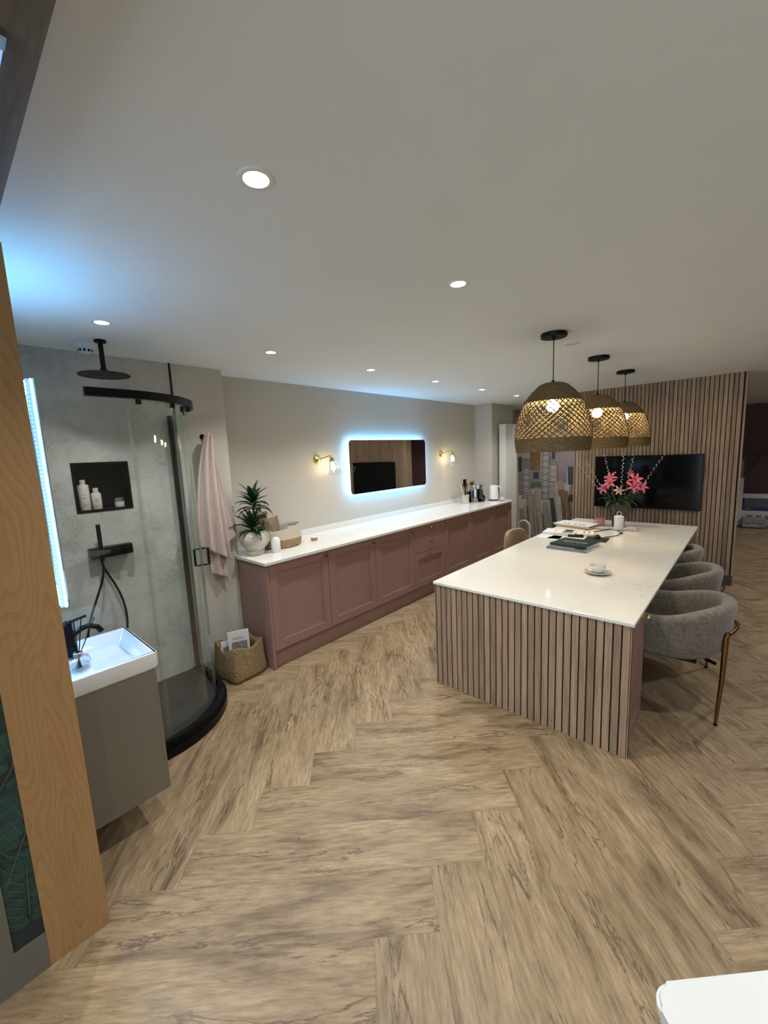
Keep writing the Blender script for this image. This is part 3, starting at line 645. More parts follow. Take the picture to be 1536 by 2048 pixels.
jr = thing('cream_jar', 'small jar with silver lid at the right of the shower niche', 'jar', (.855, 3.23, zb)); c = (.855, 3.23, zb)
obj('body', solid_lathe([(.001, 0), (.028, 0), (.030, .004), (.030, .036), (.001, .036)], 28, c), 'bottle', jr, True)
obj('lid', solid_lathe([(.029, .036), (.0295, .038), (.0295, .062), (.027, .064), (.001, .064)], 28, c), 'steel', jr, True)
# valve, hand shower, hose
vv = thing('shower_valve', 'black bar shower valve with slim handset and looping hose on the concrete wall', 'shower valve', (.75, 3.18, 1.11))
obj('shelf_plate', boxm(.628, .872, 3.125, 3.1885, 1.085, 1.152, .003), 'black', vv)
for xx in (.76, .835): obj('control_knob', tube(new(), [(xx, 3.124, 1.118), (xx, 3.095, 1.118)], .019, 20), 'black', vv, True)
bm = new(); prism(bm, rrect(.672, .696, 3.098, 3.114, .004, 3), 1.07, 1.31); obj('handset', bm, 'black', vv, True)
bm = new(); tube(bm, [(.684, 3.106, 1.075), (.682, 3.10, 1.0), (.66, 3.09, .93), (.61, 3.08, .82), (.56, 3.08, .70), (.53, 3.08, .56), (.55, 3.08, .44), (.62, 3.09, .38), (.70, 3.10, .40), (.76, 3.12, .50), (.79, 3.14, .62), (.785, 3.15, .76), (.745, 3.16, .90), (.70, 3.17, 1.0), (.69, 3.175, 1.07), (.695, 3.17, 1.09)], .0075, 10)
ho = obj('hose', bm, 'black', vv, True, autos=False); ho.modifiers.new('s', 'SUBSURF').levels = 1; ho.modifiers['s'].render_levels = 1
# rain head
rh = thing('rain_shower_head', 'round black rain shower head hanging from the ceiling on a short arm', 'shower head', (.758, 2.83, CEIL)); c = (.760, 2.83, 0)
obj('ceiling_flange', solid_lathe([(.001, CEIL), (.030, CEIL), (.031, CEIL - .012), (.028, CEIL - .015), (.001, CEIL - .015)], 28, c), 'black', rh, True)
bm = new(); tube(bm, [(.760, 2.83, CEIL - .012), (.760, 2.83, 2.225)], .0125, 20); tube(bm, [(.760, 2.83, 2.235), (.760, 2.83, 2.21)], .018, 20); obj('arm', bm, 'black', rh, True)
obj('spray_disc', solid_lathe([(.001, 2.214), (.02, 2.213), (.128, 2.204), (.131, 2.201), (.130, 2.198), (.001, 2.1975)], 56, c), 'black', rh, True)
bm = new()
for rr_ in (.02, .04, .06, .08, .10, .118):
    n = int(rr_ * 300)
    for i in range(n):
        a = 2 * PI * i / n; lathe(bm, [(.0026, 2.1974), (.002, 2.195), (.0005, 2.195)], 6, (.760 + rr_ * math.cos(a), 2.83 + rr_ * math.sin(a), 0))
obj('spray_nozzles', bm, 'skirt', rh)
# quadrant enclosure
en = thing('shower_enclosure', 'curved quadrant glass shower enclosure with black top rail and black-rimmed tray', 'shower enclosure', (.6, 2.85, 0))
def quad(dx):   # plan path of the quadrant inset by dx: wall -> straight -> arc -> straight -> wall
    r = .545 - dx; cx, cy = .725, 2.925
    return [(.234, cy - r)] + arc(cx, cy, r, -PI / 2, 0, 28) + [(cx + r, 3.187)]
def tray(bm, d, z0, z1): prism(bm, quad(d) + [(.234, 3.187)], z0, z1)
bm = new(); tray(bm, .0, .0005, .052); tray(bm, .012, .052, .072); obj('tray_riser', bm, 'black', en)
bm = new(); tray(bm, .075, .072, .0735); obj('tray_floor', bm, 'slate', en, label='dark slate tray floor')
bm = new(); ribbon(bm, quad(.033), .030, .072, .098); ribbon(bm, quad(.066), .012, .072, .085); obj('bottom_track', bm, 'black', en)
def arcp(r, a0, a1, n=14): return arc(.725, 2.925, r, math.radians(a0), math.radians(a1), n)
bm = new(); ribbon(bm, [(.555, 2.925 - .505)] + arcp(.505, -90, 3, 26), .030, 2.020, 2.062); obj('top_rail', bm, 'black', en)
bm = new(); ribbon(bm, [(.234, 2.925 - .498), (.755, 2.925 - .498)], .006, .099, 2.045); obj('fixed_pane', bm, 'glass', en)
bm = new(); ribbon(bm, [(1.223, 2.93), (1.223, 3.187)], .006, .099, 2.018); obj('fixed_pane', bm, 'glass', en)
d1 = obj('sliding_door', ribbon(new(), arcp(.480, -88, -52, 12), .006, .100, 2.018), 'glass', en, True, autos=True)
d2 = obj('sliding_door', ribbon(new(), arcp(.480, -36, 2, 12), .006, .100, 2.018), 'glass', en, True, autos=True)
def seal(par, r, a):
    x, y = .725 + r * math.cos(math.radians(a)), 2.925 + r * math.sin(math.radians(a)); bm = new(); tube(bm, [(x, y, .10), (x, y, 2.015)], .009, 8); obj('edge_seal', bm, 'seal', par, True)
seal(d1, .480, -88); seal(d1, .480, -52); seal(d2, .480, -36); seal(d2, .480, 1)
for a in (-82, -57, -31, -4): obj('roller', tube(new(), [(.725 + .492 * math.cos(math.radians(a)), 2.925 + .492 * math.sin(math.radians(a)), z) for z in (2.019, 1.995)], .014, 14), 'black', en, True)
obj('wall_profile', boxm(1.212, 1.236, 3.14, 3.187, .10, 2.018, .001), 'black', en); obj('wall_profile', boxm(.234, .256, 2.415, 2.439, .10, 2.045, .001), 'black', en)
def handle(off, a=-17):
    x, y = .725 + (.480 + off) * math.cos(math.radians(a)), 2.925 + (.480 + off) * math.sin(math.radians(a)); ux, uy = math.cos(math.radians(a)), math.sin(math.radians(a))
    z0, z1 = .975, 1.090; k = .040 if off > 0 else -.040
    bm = new(); tube(bm, [(x, y, z0), (x + ux * k, y + uy * k, z0), (x + ux * k, y + uy * k, z1), (x, y, z1)], .0075, 8); return bm
obj('door_handle', handle(.004), 'black', d2); obj('door_handle', handle(-.004), 'black', d2)

# ================================================================== BASIN UNIT
va = thing('vanity_unit', 'wall-hung taupe vanity cabinet beneath the small white basin', 'cabinet', (.40, 2.15, .18))
obj('carcass', boxm(.2325, .552, 1.940, 2.362, .180, .774), 'taupe', va); obj('door', boxm(.5522, .568, 1.940, 2.362, .180, .766, .001), 'taupe', va)
ba = thing('wash_basin', 'small rectangular white ceramic basin on the taupe vanity', 'basin', (.40, 2.15, .775))
bm = new(); bx0, bx1, by0, by1, bz0, bz1 = .2325, .579, 1.930, 2.372, .7745, .852
o4 = lambda d0, d1, z: [(bx0 + d1, by0 + d0, z), (bx1 - d0, by0 + d0, z), (bx1 - d0, by1 - d0, z), (bx0 + d1, by1 - d0, z)]
rings = [o4(.008, 0, bz0), o4(.0, 0, bz0 + .012), o4(0, 0, bz1 - .003), o4(.003, .0, bz1), o4(.013, .115, bz1), o4(.017, .12, bz1 - .004), o4(.050, .145, bz1 - .062), o4(.085, .16, bz1 - .068)]
vr = [[bm.verts.new(p) for p in r] for r in rings]
for a_, b_ in zip(vr, vr[1:]):
    for i in range(4): bm.faces.new((a_[i], a_[(i + 1) % 4], b_[(i + 1) % 4], b_[i]))
bm.faces.new(vr[0][::-1]); bm.faces.new(vr[-1])
bmesh.ops.bevel(bm, geom=[e for e in bm.edges if abs(e.verts[0].co.z - e.verts[1].co.z) > .003], offset=.008, segments=3, affect='EDGES')
obj('bowl', bm, 'ceramic', ba, True)
tp = thing('basin_tap', 'black single-lever basin mixer tap with curved spout', 'tap', (.312, 2.17, .852))
TX, TY = .312, 2.17
bm = new(); tube(bm, [(TX, TY, .8525), (TX, TY, .99)], [.025, .021], 20); obj('body', bm, 'black', tp, True)
bm = new(); tube(bm, [(TX + .01, TY, .950), (TX + .05, TY - .002, .972), (TX + .08, TY - .004, .976), (TX + .108, TY - .007, .962), (TX + .122, TY - .01, .938)], [.014, .0125, .012, .012, .012], 14); obj('spout', bm, 'black', tp, True)
bm = new(); tube(bm, [(TX, TY, .99), (TX, TY, 1.014)], .021, 16); tube(bm, [(TX, TY, 1.012), (TX + .075, TY, 1.024)], .006, 8); obj('lever', bm, 'black', tp, True)
df = thing('reed_diffuser', 'clear glass reed diffuser with black reeds on the near corner of the basin', 'reed diffuser', (.314, 2.02, .852)); c = (.314, 2.015, .8528)
bm = new(); lathe(bm, [(.001, 0), (.036, 0), (.039, .003), (.0395, .040), (.034, .052), (.020, .056), (.014, .058), (.014, .074)], 36, c); obj('glass_bottle', bm, 'clear', df, True)
obj('oil', solid_lathe([(.001, .005), (.033, .005), (.034, .018), (.034, .024), (.001, .024)], 30, c), 'liquid', df, True)
obj('collar', solid_lathe([(.016, .058), (.017, .058), (.017, .074), (.015, .075), (.0145, .074)], 24, c), 'steel', df, True)
for tx, ty, tz in ((.070, -.01, .205), (.032, .02, .212), (-.012, -.012, .22), (-.022, .015, .215), (.004, .02, .21), (-.03, .0, .20)):
    bm = new(); tube(bm, [(c[0] - tx * .18, c[1] - ty * .18, c[2] + .008), (c[0] + tx * .12, c[1] + ty * .12, c[2] + .07), (c[0] + tx, c[1] + ty, c[2] + tz)], .0021, 6); obj('reed', bm, 'black', df)
# LED mirror on the vanity wall (its lit edge faces the camera)
lm = thing('led_mirror', 'bathroom mirror seen edge on, its long edge glowing blue white beside the post', 'mirror', (.25, 2.1, 1.18))
my0, my1, mz0, mz1 = 1.815, 2.42, 1.178, 1.983
obj('body', boxm(.2325, .256, my0 + .03, my1 - .03, mz0 + .03, mz1 - .03), 'white', lm)
obj('mirror_glass', boxm(.2785, .2815, my0 + .001, my1, mz0, mz1), 'mirror', lm)
obj('led_band', boxm(.2565, .2783, my0 + .004, my0 + .012, mz0 + .004, mz1 - .004), 'ledglow', lm); obj('led_band', boxm(.2565, .2783, my1 - .012, my1 - .004, mz0 + .004, mz1 - .004), 'ledglow', lm)
obj('top_strip', boxm(.2565, .2783, my0 + .04, my1 - .04, mz1 - .012, mz1 - .004), 'ledtop', lm)
obj('bottom_strip', boxm(.2565, .2783, my0 + .04, my1 - .04, mz0 + .004, mz0 + .012), 'ledtop', lm)
bm = new(); box(bm, .2685, .2745, my0 + .0005, my0 + .0039, mz0 + .002, mz1 - .002); obj('led_core', bm, 'lededge', lm)
bm = new()
for i in range(56): box(bm, .2582, .2604, my0 + .002, my0 + .0039, mz0 + .012 + i * .014, mz0 + .016 + i * .014)
ld = obj('led_dots', bm, 'lededge', lm)

# ================================================================== TOWEL
def towel():
    bm = new()
    def sheet(left, right, y0, y1f, amp, waves, ph, top=1.895):
        n, mrow = 44, 46; g = []
        for j in range(mrow + 1):
            row = []
            for i in range(n + 1):
                s = i / n; t = j / mrow
                # bottom edge runs from left(s=0) to right(s=1)
                zb_ = left[1] + (right[1] - left[1]) * s
                xl = 1.418 + (left[0] - 1.418) * (1 - (1 - t) ** 2.0); xr = 1.492 + (right[0] - 1.492) * t ** .95
                x = xl + (xr - xl) * s
                top_ = top - .055 * abs(2 * s - 1) ** 2.2; z = top_ + (zb_ - top_) * t
                k = min(1, .25 + t * 1.1)
                y = 3.165 - y0 - amp * k * (.5 + .5 * math.cos(s * waves * 2 * PI + ph + t * .8)) - .012 * math.sin(PI * s) - y1f * (1 - t) ** 6
                row.append(bm.verts.new((x, y, z)))
            g.append(row)
        for j in range(mrow):
            for i in range(n): bm.faces.new((g[j][i], g[j][i + 1], g[j + 1][i + 1], g[j + 1][i]))
    sheet((1.312, 1.05), (1.560, .875), .035, .045, .048, 2.6, .4)
    sheet((1.40, .80), (1.535, .73), .012, .03, .025, 1.5, 1.2, 1.885)
    sheet((1.49, .98), (1.622, 1.06), .016, .03, .022, 1.5, 2.2, 1.885)
    sheet((1.37, 1.0), (1.47, .93), .020, .05, .03, 1.4, 1.0, 1.89)
    return bm
tw_ = thing('bath_towel', 'pale pink towel hanging in folds from a wall hook beside the shower', 'towel', (1.455, 3.16, 1.88))
to = obj('folded_towel', towel(), 'towel', tw_, True, autos=False); m_ = to.modifiers.new('thick', 'SOLIDIFY'); m_.thickness = .009; m_.offset = 0; m_ = to.modifiers.new('s', 'SUBSURF'); m_.levels = 1; m_.render_levels = 1
hk = thing('towel_hook', 'black hook holding the pink towel on the painted wall', 'hook', (1.456, 3.189, 1.87))
bm = new(); tube(bm, [(1.456, 3.1895, 1.872), (1.456, 3.16, 1.868)], .009, 12); tube(bm, [(1.456, 3.189, 1.872), (1.456, 3.1845, 1.872)], .020, 16); obj('peg', bm, 'black', hk, True)

# ================================================================== SEAGRASS FLOOR BASKET
fb = thing('seagrass_basket', 'slouchy square woven seagrass basket of brochures on the floor by the cupboards', 'basket', (1.46, 2.95, 0))
bm = new(); rings = []
NB = 64
for k, (hw, z, rise, m_) in enumerate(((.143, .012, 0, 1), (.156, .002, 0, 1), (.164, .035, 0, 1), (.158, .10, 0, 1), (.152, .18, .2, 1), (.148, .25, 1.0, 1), (.144, .262, 1.0, 1), (.136, .258, 1.0, -1), (.137, .18, .2, -1), (.142, .10, 0, -1), (.14, .02, 0, -1))):
    rg = []
    for i in range(NB):
        a = 2 * PI * i / NB + PI / 4; ca, sa_ = math.cos(a), math.sin(a); s_ = 1 / max(abs(ca), abs(sa_)) ; s_ = s_ ** .62
        corner = (abs(math.sin(2 * a))) ** 2
        zz = z + rise * (.016 * corner - .022 * (1 - corner)) + rise * .006 * math.sin(3 * a + .5)
        wob = 1 + .022 * math.sin(5 * a + k * .7)
        rg.append(bm.verts.new((1.470 + hw * ca * s_ * wob, 2.945 + hw * sa_ * s_ * wob, zz)))
    rings.append(rg)
for a_, b_ in zip(rings, rings[1:]):
    for i in range(NB): bm.faces.new((a_[i], a_[(i + 1) % NB], b_[(i + 1) % NB], b_[i]))
bm.faces.new(rings[0][::-1]); bm.faces.new(rings[-1])
xf(bm, rz=.10, piv=(1.47, 2.945, 0)); obj('woven_body', bm, 'jute', fb, True, autos=False)
def booklet(name, label, cat, x0, x1, z0, z1, y, th, rz, rx, prints=(), m='paper'):
    t = thing(name, label, cat, ((x0 + x1) / 2, y, z0)); pv = ((x0 + x1) / 2, y, z0)
    obj('pages', xf(boxm(x0, x1, y - th / 2, y + th / 2, z0, z1, .001), rz=rz, rx=rx, piv=pv), m, t)
    for (a, b_, cc, d_, mm) in prints: obj('cover_print', xf(boxm(x0 + a * (x1 - x0), x0 + b_ * (x1 - x0), y - th / 2 - .0008, y - th / 2 - .0002, z0 + cc * (z1 - z0), z0 + d_ * (z1 - z0)), rz=rz, rx=rx, piv=pv), mm, t)
    return t
booklet('brochure', 'white catalogue with an arched photo on its cover standing in the seagrass basket', 'brochure', 1.395, 1.555, .03, .335, 2.95, .012, -.35, -.12,
        ((.15, .88, .30, .72, 'greyprint'), (.42, .66, .42, .66, 'bottle'), (.2, .8, .78, .79, 'ink'), (.2, .7, .82, .83, 'ink'), (.15, .88, .12, .22, 'bottle')))
booklet('brochure', 'thin pale brochure behind the arched-photo catalogue in the seagrass basket', 'brochure', 1.36, 1.49, .03, .26, 3.01, .008, -.35, -.1, ((.1, .9, .6, .8, 'greyprint'),))

# ================================================================== ON THE BACK WORKTOP
ZW = WT + .0225
pt = thing('plant_pot', 'round cream glazed pot on a foot, holding the dark leafy plant', 'plant pot', (1.76, 3.09, ZW)); c = (1.765, 3.085, ZW)
bm = new(); lathe(bm, [(.001, 0), (.072, 0), (.075, .004), (.070, .030), (.064, .036), (.085, .055), (.110, .085), (.120, .120), (.117, .150), (.103, .178), (.085, .196), (.078, .200), (.074, .197), (.082, .185), (.10, .16), (.001, .155)], 48, c)
obj('glazed_body', bm, 'stone', pt, True); obj('soil', solid_lathe([(.098, .162), (.096, .172), (.001, .178)], 28, c), 'soil', pt, True)
pl = thing('potted_plant', 'dark green dracaena with strap leaves in two tiers on the worktop end', 'plant', (1.765, 3.085, ZW + .17))
cz = ZW + .17
def strap(bm, p, az, el, ln, wd, droop, n=9):
    d = Vector((math.cos(az), math.sin(az), 0)); s_ = Vector((-d.y, d.x, 0)); pts = []
    x = 0; z = 0; e = el
    for i in range(n + 1):
        t = i / n; w_ = wd * (math.sin(PI * min(1, (t * .93 + .07)) ** .75)) * .5 + .0008
        if t == 1: w_ = .0006
        pts.append((Vector(p) + d * x + Vector((0, 0, z)), w_)); x += ln / n * math.cos(e); z += ln / n * math.sin(e); e -= droop / n
    prev = None
    for q, w_ in pts:
        cur = [bm.verts.new(q + s_ * w_), bm.verts.new(q - Vector((0, 0, w_ * .35))), bm.verts.new(q - s_ * w_)]
        if prev: bm.faces.new((prev[0], prev[1], cur[1], cur[0])); bm.faces.new((prev[1], prev[2], cur[2], cur[1]))
        prev = cur
r9 = random.Random(11)
for ci, (ox, oy, hh, top) in enumerate(((.015, .005, .30, 1), (-.03, -.02, .09, 0))):
    bx_, by_ = 1.765 + ox, 3.085 + oy
    bm = new(); tube(bm, [(1.765 + ox * .4, 3.085 + oy * .4, cz), (bx_, by_, cz + hh * .6), (bx_ + .005, by_, cz + hh)], [.010, .009, .008], 10); cn = obj('cane', bm, 'cane', pl, True)
    bm = new()
    for i in range(24 if top else 26):
        tier = i / 24; az = i * 2.399 + r9.uniform(-.2, .2)
        strap(bm, (bx_ + .004, by_, cz + hh - .10 * (1 - tier) * (1 if top else .7) + .01), az, .25 + 1.05 * tier + r9.uniform(-.15, .15), r9.uniform(.15, .215) * (1 - .12 * tier), r9.uniform(.042, .056), r9.uniform(.9, 2.0) * (1 - .55 * tier))
    for v in bm.verts:
        if v.co.y > 3.37: v.co.y = 3.37
    lf = obj('leaves', bm, 'leaf', pl, True, autos=False); m_ = lf.modifiers.new('thick', 'SOLIDIFY'); m_.thickness = .0012
# cream and tan basket
wb = thing('rope_basket', 'oval rope basket, cream above and tan below, holding samples on the worktop', 'basket', (2.06, 3.13, ZW)); c = (2.075, 3.125, ZW)
bm = new(); lathe(bm, [(.001, .001), (.150, .001), (.170, .008), (.178, .04), (.180, .078)], 56, c, sx=1.0, sy=.62); lathe(bm, [(.174, .078), (.172, .04), (.164, .012), (.001, .008)], 56, c, sx=1.0, sy=.62); obj('tan_base', bm, 'tanrope', wb, True)
bm = new(); lathe(bm, [(.180, .078), (.179, .11), (.176, .150), (.172, .178), (.168, .180), (.166, .176), (.170, .15), (.173, .11), (.174, .078)], 56, c, sx=1.0, sy=.62)
for v in bm.verts:
    if v.co.z > ZW + .14: v.co.z += .020 * math.cos(math.atan2(v.co.y - c[1], v.co.x - c[0]))
obj('cream_rim', bm, 'cream', wb, True)
for i, (xx, rz_, mm, z1_, lb_) in enumerate(((2.02, .25, 'stripe', .275, 'striped oak slat sample board leaning in the rope basket'), (1.99, .05, 'stripe', .262, 'second striped sample board, leaning left behind the first'))):
    t = obj('sample_board', xf(boxm(xx - .075, xx + .075, 3.15 + i * .022, 3.162 + i * .022, ZW + .02, ZW + z1_, .001), ry=-.14 - .1 * i, rx=-.05, piv=(xx, 3.15, ZW)), mm); tag(t, lb_, 'sample board')
for i, (xx, yy, mm, h_, lb_) in enumerate(((2.12, 3.10, 'patB', .178, 'black and white patterned swatch lying at the front of the rope basket'), (2.17, 3.13, 'patA', .184, 'grey patterned swatch near the right end of the rope basket'), (2.05, 3.095, 'greytile', .176, 'grey stone swatch among the patterned ones in the rope basket'))):
    tag(obj('tile_swatch', xf(boxm(xx - .045, xx + .045, yy - .03, yy - .022, ZW + .09, ZW + h_, .001), ry=.1, rx=-.3, piv=(xx, yy, ZW + .1)), mm), lb_, 'swatch')
pdv = thing('wax_warmer', 'small white domed cylinder gadget standing in front of the rope basket', 'gadget', (1.90, 2.985, ZW)); c = (1.90, 2.985, ZW)
obj('body', solid_lathe([(.001, .014), (.0375, .014), (.039, .016), (.038, .085), (.036, .105), (.030, .120), (.018, .129), (.001, .131)], 36, c), 'white', pdv, True)
obj('base_ring', solid_lathe([(.001, 0), (.036, 0), (.038, .002), (.038, .009), (.035, .011), (.035, .014), (.001, .014)], 36, c), 'white', pdv, True)
bo = thing('card_box', 'tiny hexagonal kraft box with white lid alone on the long white worktop', 'box', (2.385, 3.08, ZW)); c = (2.385, 3.08, ZW)
obj('tray', solid_lathe([(.001, 0), (.033, 0), (.034, .026), (.001, .026)], 6, c), 'kraft', bo)
obj('lid', solid_lathe([(.024, .0262), (.024, .032), (.001, .032)], 6, c), 'paper', bo)
# utensils
up = thing('utensil_pot', 'cream waisted pot full of kitchen utensils at the far end of the worktop', 'utensil pot', (5.34, 3.19, ZW)); c = (5.36, 3.20, ZW)
bm = new(); lathe(bm, [(.001, .002), (.056, 0), (.060, .004), (.056, .05), (.058, .10), (.066, .128), (.061, .126), (.053, .10), (.051, .05), (.053, .01), (.001, .008)], 36, c); obj('pot', bm, 'stone', up, True)
uts = [(-.13, .0, .30, 'wood', 'pale wooden spoon leaning far left in the utensil pot'), (-.08, .01, .28, 'wood', 'pale wooden spatula second from the left in the utensil pot'), (-.05, .02, .29, 'k', 'black-handled utensil leaning left in the utensil pot'), (.03, .02, .34, 'sp', 'black spatula with a broad square head in the utensil pot'),
       (.0, -.01, .27, 'k', 'slim black whisk handle in the middle of the utensil pot'), (.045, -.02, .24, 'st', 'slim steel utensil at the right of the utensil pot')]
for dx, dy, h_, kd, lb_ in uts:
    t = thing('kitchen_utensil', lb_, 'utensil', (5.36, 3.20, ZW + .012)); p0_ = Vector((5.36 - dx * .15, 3.20 - dy * .2, ZW + .014)); p1_ = Vector((5.36 + dx, 3.20 + dy, ZW + h_))
    mm = {'wood': 'kraft', 'k': 'coffee', 'sp': 'coffee', 'st': 'steel'}[kd]
    bm = new(); tube(bm, [p0_, p0_.lerp(p1_, .6), p1_], [.005, .006, .007], 8); obj('handle', bm, 'bottle' if kd == 'wood' else mm, t, True)
    if kd == 'sp': obj('head', boxm(p1_.x - .045, p1_.x + .045, p1_.y - .003, p1_.y + .003, p1_.z - .07, p1_.z + .02, .002), mm, t)
cm_ = thing('coffee_machine', 'silver and black pod coffee machine between the utensil pot and kettle', 'coffee machine', (5.62, 3.10, ZW)); cx_, cy_ = 5.63, 3.12
obj('silver_body', solid_lathe([(.001, 0), (.068, 0), (.070, .01), (.070, .235), (.064, .25), (.001, .252)], 36, (cx_, cy_ + .06, ZW)), 'steel', cm_, True)
obj('black_front', boxm(cx_ - .045, cx_ + .045, cy_ - .045, cy_ + .03, ZW + .055, ZW + .215, .01), 'coffee', cm_)
obj('brew_head', solid_lathe([(.001, .20), (.060, .20), (.064, .21), (.064, .245), (.058, .262), (.001, .268)], 32, (cx_, cy_ + .01, ZW)), 'steel', cm_, True)
obj('drip_tray', boxm(cx_ - .05, cx_ + .05, cy_ - .075, cy_ + .02, ZW, ZW + .052, .006), 'coffee', cm_); obj('drip_grille', boxm(cx_ - .04, cx_ + .04, cy_ - .068, cy_ - .0455, ZW + .0522, ZW + .058, .002), 'steel', cm_)
bm = new(); tube(bm, [(cx_ + .05, cy_, ZW + .245), (cx_ + .10, cy_ - .01, ZW + .235)], .008, 8); obj('lever', bm, 'coffee', cm_, True)
fr_ = thing('milk_frother', 'black cylindrical milk frother left of the silver coffee machine', 'milk frother', (5.50, 3.22, ZW))
obj('jug', solid_lathe([(.001, 0), (.046, 0), (.047, .01), (.045, .17), (.001, .172)], 28, (5.49, 3.22, ZW)), 'coffee', fr_, True); obj('lid', solid_lathe([(.044, .1722), (.044, .188), (.03, .196), (.001, .197)], 28, (5.49, 3.22, ZW)), 'steel', fr_, True)
jr2 = thing('glass_jar', 'short glass jar of pods in front of the milk frother', 'jar', (5.49, 3.10, ZW))
obj('jar', solid_lathe([(.001, 0), (.038, 0), (.040, .004), (.040, .05), (.001, .052)], 28, (5.50, 3.11, ZW)), 'wrap', jr2, True); obj('lid', solid_lathe([(.039, .0522), (.039, .066), (.001, .067)], 28, (5.50, 3.11, ZW)), 'steel', jr2, True)
bt = thing('glass_bottle', 'dark round-bellied bottle between coffee machine and white kettle', 'bottle', (5.78, 3.13, ZW))
obj('bottle', solid_lathe([(.001, 0), (.036, 0), (.046, .03), (.044, .06), (.022, .09), (.012, .105), (.012, .13), (.001, .13)], 24, (5.78, 3.14, ZW)), 'coffee', bt, True); obj('stopper', solid_lathe([(.010, .1302), (.014, .14), (.001, .15)], 16, (5.78, 3.14, ZW)), 'coffee', bt, True)
kt = thing('kettle', 'white electric kettle at the right end of the back worktop', 'kettle', (5.88, 2.99, ZW)); c = (5.875, 3.0, ZW)
obj('power_base', solid_lathe([(.001, 0), (.080, 0), (.082, .004), (.080, .016), (.001, .016)], 36, c), 'coffee', kt, True)
obj('body', solid_lathe([(.001, .017), (.080, .017), (.081, .03), (.074, .13), (.064, .215), (.060, .222), (.001, .224)], 40, c), 'white', kt, True)
obj('lid', solid_lathe([(.056, .2242), (.054, .232), (.02, .236), (.001, .236)], 32, c), 'white', kt, True)
bm = new(); prism(bm, [(-.018, 0), (.018, 0), (0, -.028)], 0, .045); xf(bm, loc=(c[0] - .050, c[1] + .032, ZW + .170), rz=-1.1); obj('spout', bm, 'white', kt)
bm = new(); hd_ = Vector((.745, -.667, 0)); hp = lambda d, z: (c[0] + hd_.x * d, c[1] + hd_.y * d, ZW + z)
tube(bm, [hp(.058, .205), hp(.085, .212), hp(.108, .200), hp(.118, .165), hp(.124, .11)], [.012, .012, .012, .011, .009], 12); obj('handle', bm, 'white', kt, True)
cs = thing('cup', 'small pale cup on a saucer at the worktop corner beside the kettle', 'cup', (5.86, 2.82, ZW + .012)); c = (5.85, 2.84, ZW + .0105)
bm = new(); lathe(bm, [(.001, .003), (.020, 0), (.022, .004), (.032, .022), (.036, .045), (.033, .044), (.029, .022), (.001, .012)], 28, c); obj('cup_body', bm, 'ceramic', cs, True)
bm = new(); tube(bm, [(c[0] + .030, c[1] - .012, c[2] + .036), (c[0] + .05, c[1] - .025, c[2] + .034), (c[0] + .05, c[1] - .025, c[2] + .018), (c[0] + .027, c[1] - .01, c[2] + .014)], .003, 8); obj('handle', bm, 'ceramic', cs, True)
bm = new(); lathe(bm, [(.001, .004), (.03, 0), (.034, .001), (.062, .010), (.062, .012), (.03, .006), (.001, .0062)], 36, (5.85, 2.84, ZW)); tag(obj('saucer', bm, 'ceramic', None, True), 'pale saucer under the small cup at the worktop corner', 'saucer')

# ================================================================== ISLAND
IX0, IX1, IY0, IY1, IZ = 2.290, 5.425, .395, 1.640, .750
isl = thing('kitchen_island', 'island base with oak-slatted end and mauve pink cupboards under the white worktop', 'kitchen island', (2.30, .4062, 0))
bm = new(); box(bm, 2.3062, 2.332, .408, 1.627, .003, IZ - .001); obj('felt_backing', bm, 'felt', isl)
bm = new()
for i in range(29): box(bm, 2.300, 2.306, .4062 + i * SP + .0080, .4062 + (i + 1) * SP, .002, IZ - .001)
box(bm, 2.300, 2.306, .4062, .4062 + .005, .002, IZ - .001)
obj('slat_cladding', bm, 'slat', isl); obj('slat_corner_trim', boxm(2.300, 2.334, 1.6275, 1.632, .002, IZ - .001), 'slat', isl); 
bm = new(); box(bm, 2.333, 2.665, .432, 1.60, .07, IZ - .001); box(bm, 2.333, 2.665, .47, 1.58, .0, .07); box(bm, 2.665, 5.05, .86, 1.22, 0.0, IZ - .001); box(bm, 5.05, 5.39, .432, 1.60, .07, IZ - .001); box(bm, 5.05, 5.39, .47, 1.58, .0, .07); obj('carcass', bm, 'pink', isl)
for x0, x1, kx in ((2.334, 2.664, 2.632), (5.052, 5.388, 5.30)):
    d = obj('door', shaker(x0, x1, .072, IZ - .004, .412, fr=.055), 'pink', isl); knob(d, kx, .412, .695, 'brass')
iw = tag(obj('worktop', xf(boxm(IX0, IX1, IY0, IY1, IZ, IZ + .021, .004, 2)), 'quartz'), 'large white veined quartz worktop on the oak-slatted island', 'worktop')
ZI = IZ + .0215

